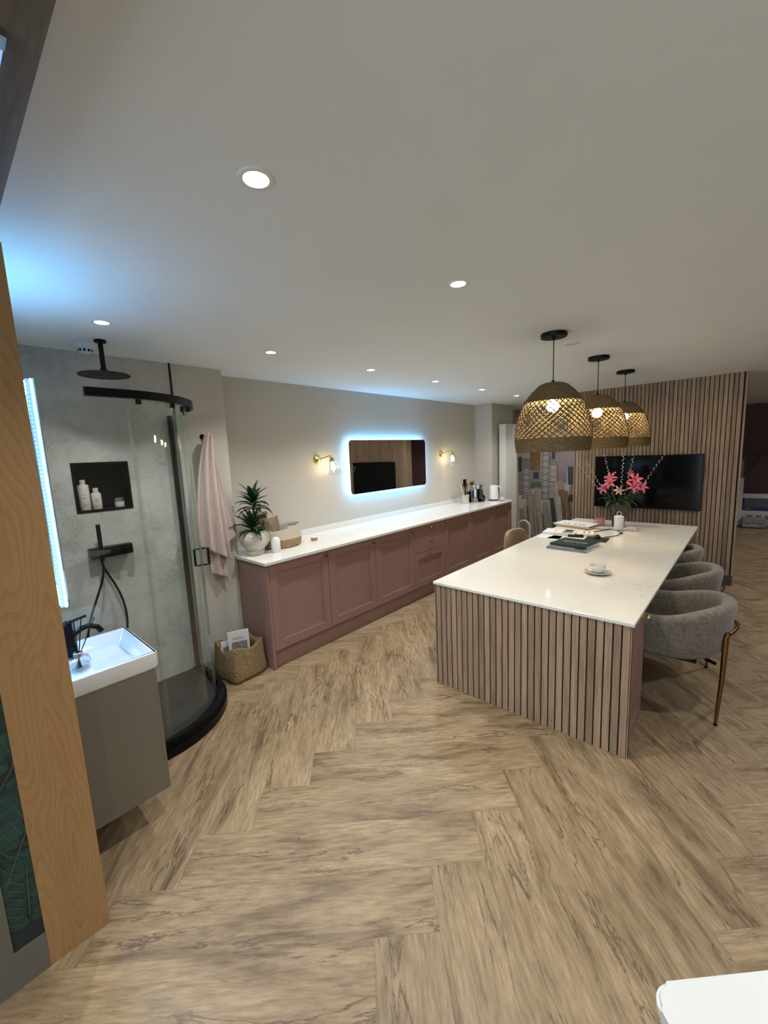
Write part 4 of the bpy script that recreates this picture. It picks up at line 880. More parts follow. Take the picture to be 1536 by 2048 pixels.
def armchair(label, x, y):
    t = thing('armchair', label, 'chair', (x, y, 0), 0, 'grey curved-back armchairs tucked under the island')
    bm = new(); R_ = .285; path = []
    for i in range(7): path.append((-1, .22 * (1 - i / 6), 0))
    pl_ = [(-R_, .22 - .22 * i / 7, Vector((-1, 0))) for i in range(7)]
    pl_ += [(R_ * math.cos(PI + PI * i / 30), R_ * math.sin(PI + PI * i / 30), Vector((math.cos(PI + PI * i / 30), math.sin(PI + PI * i / 30)))) for i in range(31)]
    pl_ += [(R_, .22 * i / 7, Vector((1, 0))) for i in range(1, 8)]
    rings = []
    for (px, py, nn) in pl_:
        b = max(0, min(1, (.10 - py) / .385)); b = b * b * (3 - 2 * b); top = .662 + .083 * b
        sec = [(-.050, .425), (-.030, .437), (-.012, .50), (-.002, .58), (.004 + .012 * b, top - .06), (.006 + .014 * b, top - .028), (-.002 + .012 * b, top - .008), (-.022 + .006 * b, top), (-.044, top - .006), (-.058, top - .026), (-.064, top - .07), (-.068, .58), (-.070, .50), (-.074, .44)]
        if py > .16: 
            f = (py - .16) / .06; sec = [(-.036 + (o + .036) * (1 - .35 * f * f), z - .018 * f * f * (z > .6)) for o, z in sec]
        rings.append([bm.verts.new((x + px + nn.x * o, y + py + nn.y * o, z)) for o, z in sec])
    for a_, b_ in zip(rings, rings[1:]):
        for i in range(len(a_)): bm.faces.new((a_[i], a_[(i + 1) % len(a_)], b_[(i + 1) % len(a_)], b_[i]))
    bm.faces.new(rings[0]); bm.faces.new(rings[-1][::-1])
    s_ = obj('curved_backrest', bm, 'chenille', t, True, autos=False); s_.modifiers.new('s', 'SUBSURF').levels = 1; s_.modifiers['s'].render_levels = 1
    bm = new(); pts = arc(0, 0, .235, PI, 2 * PI, 18) + [(.235, .20), (.21, .235), (-.21, .235), (-.235, .20)]
    for z, k in ((.405, .94),):
        pass
    rr_ = [[bm.verts.new((x + a * k, y + b * k, z)) for a, b in pts] for z, k in ((.405, .93), (.412, .97), (.425, .985), (.475, .985), (.492, .96), (.497, .90))]
    for a_, b_ in zip(rr_, rr_[1:]):
        for i in range(len(a_)): bm.faces.new((a_[i], a_[(i + 1) % len(a_)], b_[(i + 1) % len(a_)], b_[i]))
    bm.faces.new(rr_[0][::-1]); bm.faces.new(rr_[-1]); obj('seat_cushion', bm, 'chenille', t, True)
    bm = new(); [tube(bm, [(x + sx_ * .04, y - .08, .398), (x + sx_ * .118, y - .225, .385)], .010, 8) for sx_ in (-1, 1)]; box(bm, x - .19, x + .19, y - .14, y + .19, .388, .404); obj('seat_frame', bm, 'black', t)
    for sx_ in (-1, 1):
        bm = new(); tube(bm, [(x + sx_ * .116, y - .244, .010), (x + sx_ * .118, y - .258, .30), (x + sx_ * .122, y - .262, .560), (x + sx_ * .120, y - .270, .585)], [.0085, .0125, .015, .0135], 14); lg = obj('leg', bm, 'bronze', t, True)
        bm = new(); tube(bm, [(x + sx_ * .116, y - .244, .001), (x + sx_ * .116, y - .244, .0145)], .0098, 12); obj('foot_cap', bm, 'black', lg, True)
        bm = new(); tube(bm, [(x + sx_ * .20, y + .20, .010), (x + sx_ * .195, y + .18, .396)], [.0085, .014], 14); lg = obj('leg', bm, 'bronze', t, True)
        bm = new(); tube(bm, [(x + sx_ * .20, y + .20, .001), (x + sx_ * .20, y + .20, .0145)], .0098, 12); obj('foot_cap', bm, 'black', lg, True)
    bm = new(); a0_ = math.atan2(-.262, -.122); a1_ = math.atan2(-.262, .122); tube(bm, [(x + .306 * math.cos(a0_ + (a1_ - a0_) * i / 14), y + .306 * math.sin(a0_ + (a1_ - a0_) * i / 14), .585 + .012 * math.sin(PI * i / 14)) for i in range(15)], .0095, 10); obj('back_bar', bm, 'bronze', t, True)
    return t
ch = armchair('grey armchair nearest the camera, gold rear leg fully visible', 3.04, .315)
dup(ch, (3.80, .41, 0), .0, 'grey armchair in the middle of the three by the island')
dup(ch, (4.47, .575, 0), .0, 'grey armchair farthest along, closest to the slatted wall')
# tan chair on the other side
tc_ = thing('dining_chair', 'tan velvet chair tucked in on the far long side of the island', 'chair', (4.04, 1.72, 0))
bm = new(); N_ = 16; rings = []
for i in range(N_ + 1):
    s = -1 + 2 * i / N_; xx = 4.04 + .225 * s; yy = 1.86 - .055 * s * s - .0; tp_ = .835 - .045 * abs(s) ** 5
    rings.append([bm.verts.new((xx, yy + d, z)) for d, z in ((-.028, .47), (-.032, .66), (-.026, tp_ - .02), (-.010, tp_), (.012, tp_), (.028, tp_ - .02), (.034, .66), (.028, .47))])
for a_, b_ in zip(rings, rings[1:]):
    for i in range(8): bm.faces.new((a_[i], a_[(i + 1) % 8], b_[(i + 1) % 8], b_[i]))
bm.faces.new(rings[0]); bm.faces.new(rings[-1][::-1]); b_o = obj('backrest', bm, 'tanvelvet', tc_, True, autos=False); b_o.modifiers.new('s', 'SUBSURF').levels = 1; b_o.modifiers['s'].render_levels = 1
obj('seat', boxm(3.82, 4.26, 1.42, 1.84, .41, .48, .025, 3), 'tanvelvet', tc_, True)
for sx_ in (-1, 1):
    for yy, dy_ in ((1.46, -.02), (1.82, .03)):
        bm = new(); tube(bm, [(4.04 + sx_ * .21, yy + dy_, .001), (4.04 + sx_ * .18, yy, .41)], [.009, .014], 12); obj('leg', bm, 'black', tc_, True)

# ---- things on the island
def flat(name, label, cat, x, y, wx, wy, th, rz, m, z=None, prints=(), side=None):
    z = ZI if z is None else z; t = thing(name, label, cat, (x, y, z)); pv = (x, y, z)
    if side:
        obj('pages', xf(boxm(x - wx / 2 + .002, x + wx / 2 - .002, y - wy / 2 + .002, y + wy / 2 - .002, z + .001, z + th - .001), rz=rz, piv=pv), side, t)
        bm = new(); box(bm, x - wx / 2, x + wx / 2, y - wy / 2, y + wy / 2, z + th - .001, z + th); box(bm, x - wx / 2, x + wx / 2, y - wy / 2, y + wy / 2, z, z + .001); box(bm, x - wx / 2, x - wx / 2 + .0015, y - wy / 2, y + wy / 2, z + .001, z + th - .001); obj('cover', xf(bm, rz=rz, piv=pv), m, t)
    else: obj('sheet', xf(boxm(x - wx / 2, x + wx / 2, y - wy / 2, y + wy / 2, z, z + th), rz=rz, piv=pv), m, t)
    for (a, b_, cc, d_, mm) in prints: obj('cover_print', xf(boxm(x + (a - .5) * wx, x + (b_ - .5) * wx, y + (cc - .5) * wy, y + (d_ - .5) * wy, z + th + .0001, z + th + .0006), rz=rz, piv=pv), mm, t)
    return t
flat('catalogue', 'grey catalogue beneath the dark green booklet on the island', 'book', 3.80, 1.17, .31, .34, .020, -.05, 'greycover', prints=((.05, .2, .1, .3, 'navy'),), side='paper')
flat('booklet', 'dark green booklet with four pale squares lying on a grey catalogue', 'book', 3.86, 1.165, .30, .33, .016, -.12, 'green', z=ZI + .0216, side='paper',
     prints=((.42, .58, .18, .32, 'greycover'), (.42, .58, .35, .49, 'greycover'), (.42, .58, .52, .66, 'greycover'), (.42, .58, .69, .83, 'greycover')))
flat('paper_sheet', 'white drawing sheet with faint lines lying by the island magazines', 'paper', 4.12, 1.30, .21, .40, .0008, -.1, 'paper', prints=((.3, .7, .3, .6, 'greyprint'),))
flat('paper_sheet', 'blank white sheet at the far edge of the papers, beside the magazines', 'paper', 4.17, 1.50, .20, .22, .0008, .1, 'paper', z=ZI)
flat('magazine', 'thick white magazine with black and white photos, largest on the island', 'magazine', 4.38, 1.47, .24, .31, .024, .12, 'paper', z=ZI + .0012, side='paper', prints=((.1, .9, .08, .4, 'greyprint'), (.55, .8, .15, .35, 'ink'), (.5, .62, .62, .68, 'ink')))
flat('magazine', 'open magazine with text, lying right of the thick white one', 'magazine', 4.44, 1.245, .20, .16, .020, .25, 'paper', side='paper', prints=((.3, .8, .2, .3, 'greyprint'), (.3, .7, .5, .58, 'ink')))
flat('document_folder', 'dark-edged folder with a white tabbed cover at the far end of the island', 'folder', 4.90, 1.47, .26, .42, .014, -.2, 'paper', z=ZI + .0122, side='navy', prints=((.25, .4, .2, .26, 'ink'), (.25, .4, .32, .38, 'ink'), (.25, .4, .44, .5, 'ink'), (.25, .4, .62, .68, 'navy'), (.25, .4, .74, .8, 'navy')))
flat('kraft_folder', 'tan card folder under the tabbed folder on the island', 'folder', 4.86, 1.44, .27, .40, .012, -.25, 'kraft')
tag(obj('sticker', solid_lathe([(.001, 0), (.018, 0), (.018, .006), (.001, .008)], 18, (4.62, 1.31, ZI)), 'amber', None, True), 'small orange round item between the magazines and the folder', 'sticker')
mp_ = tag(obj('mouse_mat', xf(boxm(4.13, 4.36, .985, 1.185, ZI, ZI + .003, .001), rz=.08, piv=(4.25, 1.08, ZI)), 'felt'), 'black mouse mat on the white island worktop', 'mouse mat')
ms = thing('computer_mouse', 'black computer mouse on the black mat', 'mouse', (4.28, 1.09, ZI + .0035))
bm = new(); bmesh.ops.create_uvsphere(bm, u_segments=20, v_segments=12, radius=1); [setattr(v, 'co', Vector((4.285 + v.co.x * .055, 1.09 + v.co.y * .032, ZI + .0035 + max(0, v.co.z) * .034))) for v in bm.verts]; obj('shell', bm, 'coffee', ms, True)
obj('scroll_wheel', xf(boxm(4.315, 4.325, 1.087, 1.093, ZI + .026, ZI + .036, .001)), 'black', ms)
cb = thing('power_cable', 'black looping cable between the magazines and the white lantern', 'cable', (4.7, 1.15, ZI))
bm = new(); tube(bm, [(4.66, 1.315, ZI + .006), (4.60, 1.26, ZI + .006), (4.60, 1.19, ZI + .006), (4.70, 1.14, ZI + .006), (4.82, 1.10, ZI + .008), (4.83, 1.05, ZI + .006), (4.73, 1.0, ZI + .006), (4.63, .955, ZI + .006), (4.50, .96, ZI + .006), (4.41, 1.0, ZI + .006), (4.37, 1.05, ZI + .006)], .0045, 8)
q = obj('flex', bm, 'coffee', cb, True, autos=False); q.modifiers.new('s', 'SUBSURF').levels = 2; q.modifiers['s'].render_levels = 2
obj('inline_plug', xf(boxm(4.62, 4.66, .945, .965, ZI, ZI + .016, .003)), 'coffee', cb)
ph = thing('pen_case', 'black gadget with its lead half under the magazines', 'gadget', (4.33, 1.27, ZI)); obj('case', xf(boxm(4.245, 4.325, 1.215, 1.36, ZI + .0001, ZI + .018, .006, 3), rz=.3, piv=(4.28, 1.28, ZI)), 'coffee', ph, True)
mg = thing('mug', 'pink dotted mug near the far end of the island', 'mug', (5.02, 1.25, ZI)); c = (5.02, 1.25, ZI)
bm = new(); lathe(bm, [(.001, .002), (.036, 0), (.039, .004), (.044, .04), (.050, .085), (.047, .085), (.041, .04), (.036, .008), (.001, .008)], 36, c); obj('cup_body', bm, 'pinkcup', mg, True)
bm = new()
for zz in (.02, .035, .05, .065):
    for k in range(22):
        a = 2 * PI * (k + (.5 if zz in (.035, .065) else 0)) / 22; r = .0415 + .0085 * zz / .085 + .0012
        bmesh.ops.create_icosphere(bm, subdivisions=1, radius=.0024, matrix=Matrix.Translation((c[0] + r * math.cos(a), c[1] + r * math.sin(a), ZI + zz)))
obj('dots', bm, 'paper', mg)
bm = new(); tube(bm, [(c[0] - .03, c[1] + .033, ZI + .07), (c[0] - .05, c[1] + .055, ZI + .068), (c[0] - .05, c[1] + .055, ZI + .03), (c[0] - .027, c[1] + .03, ZI + .022)], .005, 8); obj('handle', bm, 'pinkcup', mg, True)
bm = new(); lathe(bm, [(.001, .003), (.04, 0), (.075, .006), (.078, .009), (.04, .004), (.001, .0045)], 40, (4.83, 1.17, ZI)); tag(obj('coaster_dish', bm, 'ceramic', None, True), 'flat white dish left of the white lantern on the island', 'dish')
la = thing('candle_lantern', 'white pierced metal candle lantern with ring handle on the island', 'lantern', (4.84, 1.025, ZI)); c = (4.84, 1.025, ZI)
bm = new(); lathe(bm, [(.001, .004), (.07, .002), (.078, .010), (.080, .010), (.072, 0), (.001, 0)], 40, c); obj('base_dish', bm, 'ceramic', la, True)
bm = new(); lathe(bm, [(.046, .008), (.046, .145), (.043, .150), (.010, .158), (.001, .158)], 40, c); obj('body', bm, 'white', la, True)
bm = new()
for r_i in range(5):
    for k in range(10):
        a = 2 * PI * (k + .5 * (r_i % 2)) / 10; bmesh.ops.create_icosphere(bm, subdivisions=1, radius=.0045, matrix=Matrix.Translation((c[0] + .0445 * math.cos(a), c[1] + .0445 * math.sin(a), ZI + .03 + r_i * .025)))
obj('pierced_holes', bm, 'ink', la)
bm = new(); tube(bm, [(c[0] + .0 + .012 * math.cos(a), c[1] - .018 * math.cos(a), ZI + .176 + .020 * math.sin(a)) for a in [2 * PI * i / 20 for i in range(20)]], .0032, 8, closed=True); obj('ring_handle', bm, 'ceramic', la, True)
pk = thing('glasses_box', 'pink printed see-through box right of the white lantern', 'box', (4.87, .895, ZI)); obj('pack', xf(boxm(4.82, 4.91, .845, .955, ZI, ZI + .038, .006), rz=-.15, piv=(4.87, .9, ZI)), 'pinkpack', pk, True)
bm = new(); tube(bm, [(4.84 + .018 * math.cos(a), .862 + .004 * math.cos(a), ZI + .035 + .018 * math.sin(a)) for a in [2 * PI * i / 16 for i in range(16)]], .0035, 8, closed=True); obj('ribbon_loop', bm, 'petal', pk, True)
# teacup in the foreground of the island
tcx, tcy = 3.09, .775
bm = new(); lathe(bm, [(.001, .005), (.035, .002), (.040, 0), (.075, .012), (.088, .018), (.086, .021), (.06, .012), (.035, .008), (.001, .0085)], 12, (tcx, tcy, ZI)); sc_o = tag(obj('saucer', bm, 'stone', None, True), 'scalloped pale saucer under the teacup on the near half of the island', 'saucer')
cu = thing('teacup', 'pale ribbed teacup on its saucer, nearest thing on the island', 'cup', (tcx, tcy, ZI + .0088)); c = (tcx, tcy, ZI + .009)
bm = new(); lathe(bm, [(.001, .002), (.026, 0), (.030, .003), (.046, .018), (.051, .036), (.052, .052), (.0495, .052), (.048, .036), (.042, .019), (.001, .008)], 48, c)
for v in bm.verts:
    a = math.atan2(v.co.y - c[1], v.co.x - c[0]); d = Vector((v.co.x - c[0], v.co.y - c[1], 0))
    if d.length > .028: v.co += d.normalized() * .0008 * math.sin(24 * a)
obj('cup_body', bm, 'ceramic', cu, True)
obj('rim_line', (lambda b: (tube(b, [(c[0] + .0508 * math.cos(a), c[1] + .0508 * math.sin(a), c[2] + .052) for a in [2 * PI * i / 40 for i in range(40)]], .0011, 6, closed=True)))(new()), 'brass', cu, True)
obj('tea_dregs', solid_lathe([(.001, .0095), (.036, .0095), (.001, .0098)], 24, c), 'kraft', cu)
# ---- vase with lilies and beaded branches
vx, vy = 5.04, 1.075
vs = thing('glass_vase', 'smoked glass vase holding pink lilies at the far end of the island', 'vase', (vx, vy, ZI)); c = (vx, vy, ZI)
bm = new(); lathe(bm, [(.001, .0), (.062, 0), (.066, .005), (.070, .10), (.078, .20), (.092, .255), (.089, .255), (.075, .20), (.067, .10), (.060, .012), (.001, .010)], 40, c); obj('vessel', bm, 'smoke', vs, True)
obj('water', solid_lathe([(.001, .012), (.058, .012), (.064, .10), (.066, .13), (.001, .13)], 32, c), 'liquid', vs, True)
def petal(bm, base, az, el, ln, wd, curl, rot, n=8):
    """petal leaving base; direction az/el in a frame turned by rot"""
    x = z = 0; e = el; prev = None
    for i in range(n + 1):
        t = i / n; w_ = wd * .5 * math.sin(PI * (t * .9 + .08)) ** .8 if t < 1 else .001
        P_ = Vector((math.cos(az) * x, math.sin(az) * x, z)); s_ = Vector((-math.sin(az), math.cos(az), 0)); up_ = Vector((0, 0, w_ * .35))
        cur = [bm.verts.new(Vector(base) + rot @ (P_ + s_ * w_ + up_)), bm.verts.new(Vector(base) + rot @ P_), bm.verts.new(Vector(base) + rot @ (P_ - s_ * w_ + up_))]
        if prev: bm.faces.new((prev[0], prev[1], cur[1], cur[0])); bm.faces.new((prev[1], prev[2], cur[2], cur[1]))
        prev = cur; x += ln / n * math.cos(e); z += ln / n * math.sin(e); e -= curl / n
rf_ = random.Random(21)
LIL = [(-.02, 1.165, 1.320, 1.0, 'upper left pink lily in the vase, facing up'), (-.05, 1.225, 1.205, .95, 'lowest left pink lily, drooping outward over the vase'), (-.06, 1.165, 1.262, 1.0, 'central pink lily of the left cluster in the vase'),
       (.0, .975, 1.350, .8, 'topmost pink lily of the right cluster, half closed'), (-.03, .915, 1.300, 1.0, 'upper pink lily at the right of the vase'), (-.06, .925, 1.230, 1.05, 'middle pink lily of the right cluster'),
       (-.02, .860, 1.225, 1.0, 'outermost right pink lily in the vase'), (-.085, 1.062, 1.185, .72, 'small pale pink lily facing forward at the middle of the bouquet')]
for k, (dx, ly, lz, s_, lb_) in enumerate(LIL):
    pale = k == 7; t = thing('lily', lb_, 'flower', (vx, vy, ZI + .05), group=None); head = Vector((vx + dx, ly, lz))
    to_cam = Vector((-1, (ly - vy) * 3.2, .55 if not pale else .2)).normalized(); rot = to_cam.to_track_quat('Z', 'Y').to_matrix()
    bm = new()
    for i in range(6): petal(bm, head - to_cam * .035, i * PI / 3 + .3 * k, 1.05 if k != 3 else 1.35, .098 * s_, (.034 if i % 2 else .026) * s_, 1.9 if k != 3 else .8, rot)
    o_ = obj('petals', bm, 'palepetal' if pale else 'petal', t, True, autos=False); m_ = o_.modifiers.new('t', 'SOLIDIFY'); m_.thickness = .0012; o_.modifiers.new('s', 'SUBSURF').levels = 1; o_.modifiers['s'].render_levels = 1
    bm = new()
    for i in range(6):
        a = i * PI / 3 + .5; tip = head + rot @ Vector((.018 * math.cos(a), .018 * math.sin(a), .038 * s_)); tube(bm, [head - to_cam * .03, tip], .0009, 5); bmesh.ops.create_icosphere(bm, subdivisions=1, radius=.0032, matrix=Matrix.Translation(tip))
    obj('stamens', bm, 'stamen', t)
    bm = new(); b0 = Vector((vx + rf_.uniform(-.02, .02), vy + (ly - vy) * .12, ZI + .02)); b1 = Vector((vx + (head.x - vx) * .3, vy + (ly - vy) * .35, ZI + .26)); b2 = head - to_cam * .04; tube(bm, [b0, b0.lerp(b1, .5), b1, b1.lerp(b2, .6) + Vector((0, 0, -.01)), b2], .0032, 7); obj('stem', bm, 'lilyleaf', t, True)
    bm = new()
    for i in range(4 if not pale else 3):
        p_ = b1.lerp(b2, .05 + .2 * i); az = rf_.uniform(0, 2 * PI) if i > 1 else math.atan2((ly - vy) * 2, -.4 + .5 * i); strap(bm, p_, az, rf_.uniform(.1, .7), rf_.uniform(.12, .19), .026, rf_.uniform(.9, 1.9))
    o_ = obj('leaves', bm, 'lilyleaf', t, True, autos=False); o_.modifiers.new('t', 'SOLIDIFY').thickness = .001
TW = [(-.02, 1.500, 1.468, 'beaded branch reaching farthest left from the vase'), (.0, 1.425, 1.492, 'short beaded branch at the left beside the farthest-left one'), (-.05, 1.222, 1.562, 'beaded branch rising steeply left of the middle of the vase'),
      (.0, 1.046, 1.600, 'beaded branch rising straight up from the vase'), (.02, .945, 1.610, 'beaded branch rising just right of the straight one'), (-.02, .680, 1.546, 'beaded branch reaching farthest right across the television')]
for k, (dx, ty, tz, lb_) in enumerate(TW):
    t = thing('beaded_branch', lb_, 'decorative branch', (vx, vy, ZI + .03)); tip = Vector((vx + dx, ty, tz)); b0 = Vector((vx + .015, vy + (ty - vy) * .1, ZI + .02)); b1 = Vector((vx + .02, vy + (ty - vy) * .32, ZI + .30))
    pts = [b0, b0.lerp(b1, .55), b1, b1.lerp(tip, .33) + Vector((0, 0, .008)), b1.lerp(tip, .66) + Vector((0, 0, .004)), tip]; bm = new(); tube(bm, pts, [.0028, .0026, .0022, .0018, .0014, .001], 6); obj('twig', bm, 'twig', t, True)
    n = 22
    for i in range(n):
        bm = new()
        u = .12 + .88 * i / (n - 1); p_ = b1.lerp(tip, u) + Vector((rf_.uniform(-.004, .004), .0055 * (-1) ** i, rf_.uniform(-.006, .006) + .006)); bmesh.ops.create_icosphere(bm, subdivisions=2, radius=rf_.uniform(.0040, .0058), matrix=Matrix.Translation(p_)); obj('pearl_bud', bm, 'bud', t, True)

# ---- television
tv = thing('television', 'large black wall television on the oak-slatted wall behind the flowers', 'television', (6.0, 1.0, 1.18))
obj('bezel', boxm(5.985, 6.012, .427, 1.573, .857, 1.525, .004), 'black', tv); obj('screen', boxm(5.9825, 5.9848, .436, 1.564, .872, 1.516, .001), 'tv', tv); obj('wall_bracket', boxm(6.0125, 6.0308, .80, 1.20, 1.05, 1.35), 'black', tv)

# ================================================================== TILE DISPLAY BESIDE THE RADIATOR
def cy(px, py):
    X = 960 + px / 6.4; Y = 820 + py / 6.4
    return 3.295 - (X - 1041) * .00899 - (Y - 905) * .0002, 1.585 - (Y - 905) * (.0096 - .0008 * (X - 1041) / 109)
def sample(x0, y0, x1, y1, m, x, label, lean=0.0, floor=False, th=.009, extra=()):
    ya, za = cy(x0, y0); yb, zb_ = cy(x1, y1)
    if floor: zb_ = .012
    cx0 = (ya + yb) / 2; t = thing('tile_sample', label, 'tile sample', (x, cx0, (za + zb_) / 2))
    pv = (x, cx0, za if floor else (za + zb_) / 2)
    def R_(bm): return xf(bm, rx=-lean if floor else lean, ry=(.05 if floor else 0), piv=pv)
    obj('board', R_(boxm(x - th, x, yb, ya, zb_, za, .001)), m, t)
    for (u0, u1, v0, v1, mm) in extra: obj('inset', R_(boxm(x - th - .0012, x - th - .0002, ya + (yb - ya) * u1, ya + (yb - ya) * u0, za + (zb_ - za) * v1, za + (zb_ - za) * v0)), mm, t)
    return t
W1 = 7.6195
sample(445, -30, 520, 95, 'greyprint', W1, 'dark framed picture tile high up, right of the radiator top', extra=((.15, .85, .15, .85, 'lilac'),))
sample(470, 590, 512, 780, 'darktile', W1, 'narrow dark tile strip next to the radiator edge, upper row')
sample(470, 790, 512, 1070, 'lilac', W1, 'narrow lilac tile strip next to the radiator edge, below the dark one')
sample(515, 420, 630, 610, 'marble', W1, 'plain white tile at the top left of the display, under the lamp shade')
sample(515, 614, 630, 742, 'greyprint', W1, 'dark grey photo tile above the left ornament tile')
sample(515, 748, 630, 1125, 'patA', W1, 'grey and white ornament tile, left of the two tall ornament columns')
sample(636, 420, 768, 768, 'wicker', W1, 'brown wood-look tile at the top of the display')
sample(636, 776, 768, 905, 'greyprint', W1, 'small dark photo tile below the brown wood-look tile', extra=((.3, .8, .1, .8, 'ink'),))
sample(636, 912, 772, 1000, 'greentile', W1, 'sage green tile below the small dark photo tile')
sample(786, 420, 884, 1145, 'patA', W1, 'taller grey ornament tile column right of the brown tile')
sample(893, 470, 985, 705, 'greyprint', W1, 'grey photo tile above the pink ornament tile', extra=((.3, .7, .3, .7, 'ink'),))
sample(893, 712, 985, 925, 'patC', W1, 'pink and cream ornament tile in the middle of the display')
sample(990, 420, 1098, 930, 'lilac', W1, 'large lilac glazed tile, left of the two lilac ones')
sample(1108, 420, 1205, 735, 'lilac', W1, 'smaller lilac glazed tile at the top right of the display')
sample(1118, 740, 1205, 965, 'darktile', W1, 'charcoal tile under the smaller lilac tile', lean=-.05)
sample(1125, 968, 1225, 1340, 'lilac', 7.60, 'lilac board with dark photo insets at the right of the display', lean=.12, extra=((.1, .9, .05, .28, 'greyprint'), (.1, .9, .35, .6, 'ink')))
sample(530, 1128, 600, 1225, 'bottle', W1, 'small pale pink tile under the left ornament tile')
sample(605, 1000, 690, 0, 'sand', 7.56, 'left sandstone plank leaning in the upper row', .10, True)
sample(697, 985, 785, 0, 'sand', 7.57, 'right sandstone plank leaning in the upper row', .08, True)
sample(900, 935, 985, 0, 'sand', 7.58, 'sandstone plank leaning right of the tall ornament column', .08, True)
sample(985, 915, 1085, 0, 'sand', 7.59, 'pale wood-look plank leaning under the large lilac tile', .10, True)
sample(1010, 1020, 1090, 0, 'wicker', 7.565, 'olive brown plank leaning in front of the pale wood-look plank', .12, True)
sample(505, 1240, 600, 0, 'greytile', 7.50, 'grey stone plank leaning at the far left of the front row', .13, True)
sample(604, 1222, 640, 0, 'tealtile', 7.52, 'narrow dark teal tile edge between two leaning planks', .13, True)
sample(700, 1245, 755, 0, 'sand', 7.51, 'small sandstone plank behind the trellis tile', .12, True)
sample(760, 1230, 840, 0, 'patB', 7.47, 'black trellis patterned tile leaning in the front row', .13, True)
sample(815, 1165, 905, 0, 'greytile', 7.53, 'mid grey plank leaning right of the trellis tile', .13, True)
sample(905, 1125, 980, 0, 'darktile', 7.54, 'charcoal plank leaning between two grey planks', .14, True)
sample(980, 1105, 1075, 0, 'marble', 7.50, 'pale marble plank leaning at the right of the front row', .14, True)
sample(1090, 1040, 1150, 0, 'wicker', 7.55, 'brown plank leaning beside the pale marble plank', .13, True)
hf = thing('hoop_frame', 'grey tubular hoop standing behind the tan chair', 'frame', (7.0, 2.98, 0))
bm = new(); tube(bm, [(7.0, 3.09, .001), (7.0, 3.09, .29)] + [(7.0, 2.985 + .105 * math.cos(PI * i / 14), .29 + .105 * math.sin(PI * i / 14)) for i in range(15)] + [(7.0, 2.88, .29), (7.0, 2.88, .001)], .017, 12); obj('tube', bm, 'rad', hf, True)
bm = new(); tube(bm, [(7.0, 3.09, .12), (7.0, 2.88, .12)], .010, 8); obj('crossbar', bm, 'rad', hf, True)

# ================================================================== ROOM BEYOND THE SLATTED WALL
bdl = tag(obj('white_board', xf(boxm(10.45, 10.47, .11, .225, .001, .93), ry=.02, piv=(10.46, .17, 0)), 'paper'), 'white board leaning on end just beyond the slatted wall', 'board')
tag(obj('brown_board', boxm(10.62, 10.64, .13, .225, .001, 1.27), 'kraft'), 'taller brown board standing behind the white board', 'board')
cn_ = thing('carton', 'white carton with navy band on the floor by the dark mauve wall', 'box', (10.85, -.35, 0))
obj('box_body', boxm(10.6, 11.1, -.95, .125, .001, .36, .003), 'paper', cn_); obj('navy_band', boxm(10.5985, 10.5998, -.80, .124, .285, .355), 'navy', cn_)
bm = new(); [box(bm, 10.5980, 10.5984, .04 - i * .03, .055 - i * .03, .315, .33) for i in range(3)]; obj('band_print', bm, 'paper', cn_)
bm = new(); [box(bm, 10.5985, 10.5997, -.05 - i * .13, .03 - i * .13, .12, .20) for i in range(4)]; obj('box_print', bm, 'greyprint', cn_)
tr_ = thing('shower_tray_pack', 'dark rounded tray with white edge lying on top of the navy banded carton', 'tray', (10.85, -.35, .361))
obj('tray_shell', (lambda b: prism(b, rrect(10.58, 11.12, -1.0, .13, .05), .3615, .53))(new()), 'darktile', tr_); obj('white_edge', (lambda b: prism(b, rrect(10.575, 11.125, -1.005, .135, .05), .5305, .565))(new()), 'paper', tr_)
wr = thing('wrapped_pack', 'clear-wrapped bundle on the floor in front of the white carton', 'package', (10.35, -.10, 0))
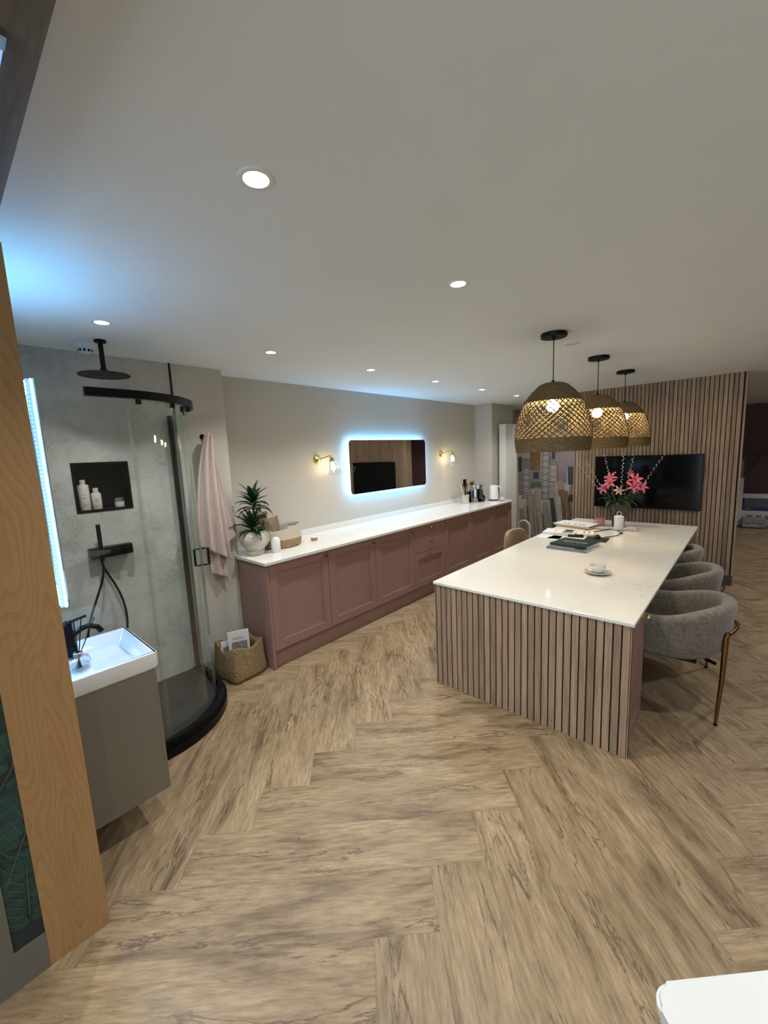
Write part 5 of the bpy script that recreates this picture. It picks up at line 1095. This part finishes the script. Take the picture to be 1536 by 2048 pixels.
bm = boxm(10.2, 10.55, -.26, .10, .001, .17, .03, 3); bmesh.ops.subdivide_edges(bm, edges=bm.edges[:], cuts=2, use_grid_fill=True)
for v in bm.verts:
    if v.co.z > .02: v.co += Vector((random.uniform(-.006, .006), random.uniform(-.006, .006), random.uniform(-.008, .008)))
obj('bundle', bm, 'wrap', wr, True)
tag(obj('black_bag', xf(boxm(10.25, 10.5, -.62, -.32, .001, .24, .05, 3)), 'coffee', None, True), 'black bag on the floor right of the clear-wrapped bundle', 'bag')
br = thing('hanging_branch', 'thin dark forked branch fixed across the dark mauve wall', 'branch', (11.75, 0, 1.2))
bm = new(); tube(bm, [(11.76, .36, 1.46), (11.74, .21, 1.445), (11.75, .08, 1.40), (11.76, -.02, 1.365), (11.75, -.13, 1.345), (11.76, -.30, 1.385), (11.79, -.6, 1.40)], .011, 8); tube(bm, [(11.75, -.11, 1.345), (11.76, -.09, 1.25), (11.76, -.02, 1.13), (11.77, .06, 1.0), (11.79, .10, .96)], .009, 8); obj('wood', bm, 'twig', br, True)

# ================================================================== TABLE CORNER IN THE FOREGROUND
tcn = Vector((.724, .082)); S_ = .80; ctr = (tcn.x, tcn.y - S_ / math.sqrt(2) - .0)
tb = thing('side_table', 'white table with rounded corner and wooden leg at the bottom right of the photo', 'table', (ctr[0], ctr[1], 0))
bm = new(); prism(bm, rrect(ctr[0] - S_ / 2, ctr[0] + S_ / 2, ctr[1] - S_ / 2, ctr[1] + S_ / 2, .035, 8), .716, .740); bmesh.ops.bevel(bm, geom=[e for e in bm.edges if abs(e.verts[0].co.z - e.verts[1].co.z) < 1e-5], offset=.006, segments=3, affect='EDGES')
xf(bm, rz=PI / 4, piv=(ctr[0], ctr[1], 0)); obj('table_top', bm, 'tabletop', tb, True)
for a in (0, 90, 180, 270):
    q = Vector((math.cos(math.radians(a + 90)), math.sin(math.radians(a + 90)))) * .527; bm = new(); tube(bm, [(ctr[0] + q.x, ctr[1] + q.y, .001), (ctr[0] + q.x * .97, ctr[1] + q.y * .97, .715)], [.012, .020], 16); obj('leg', bm, 'oak', tb, True)
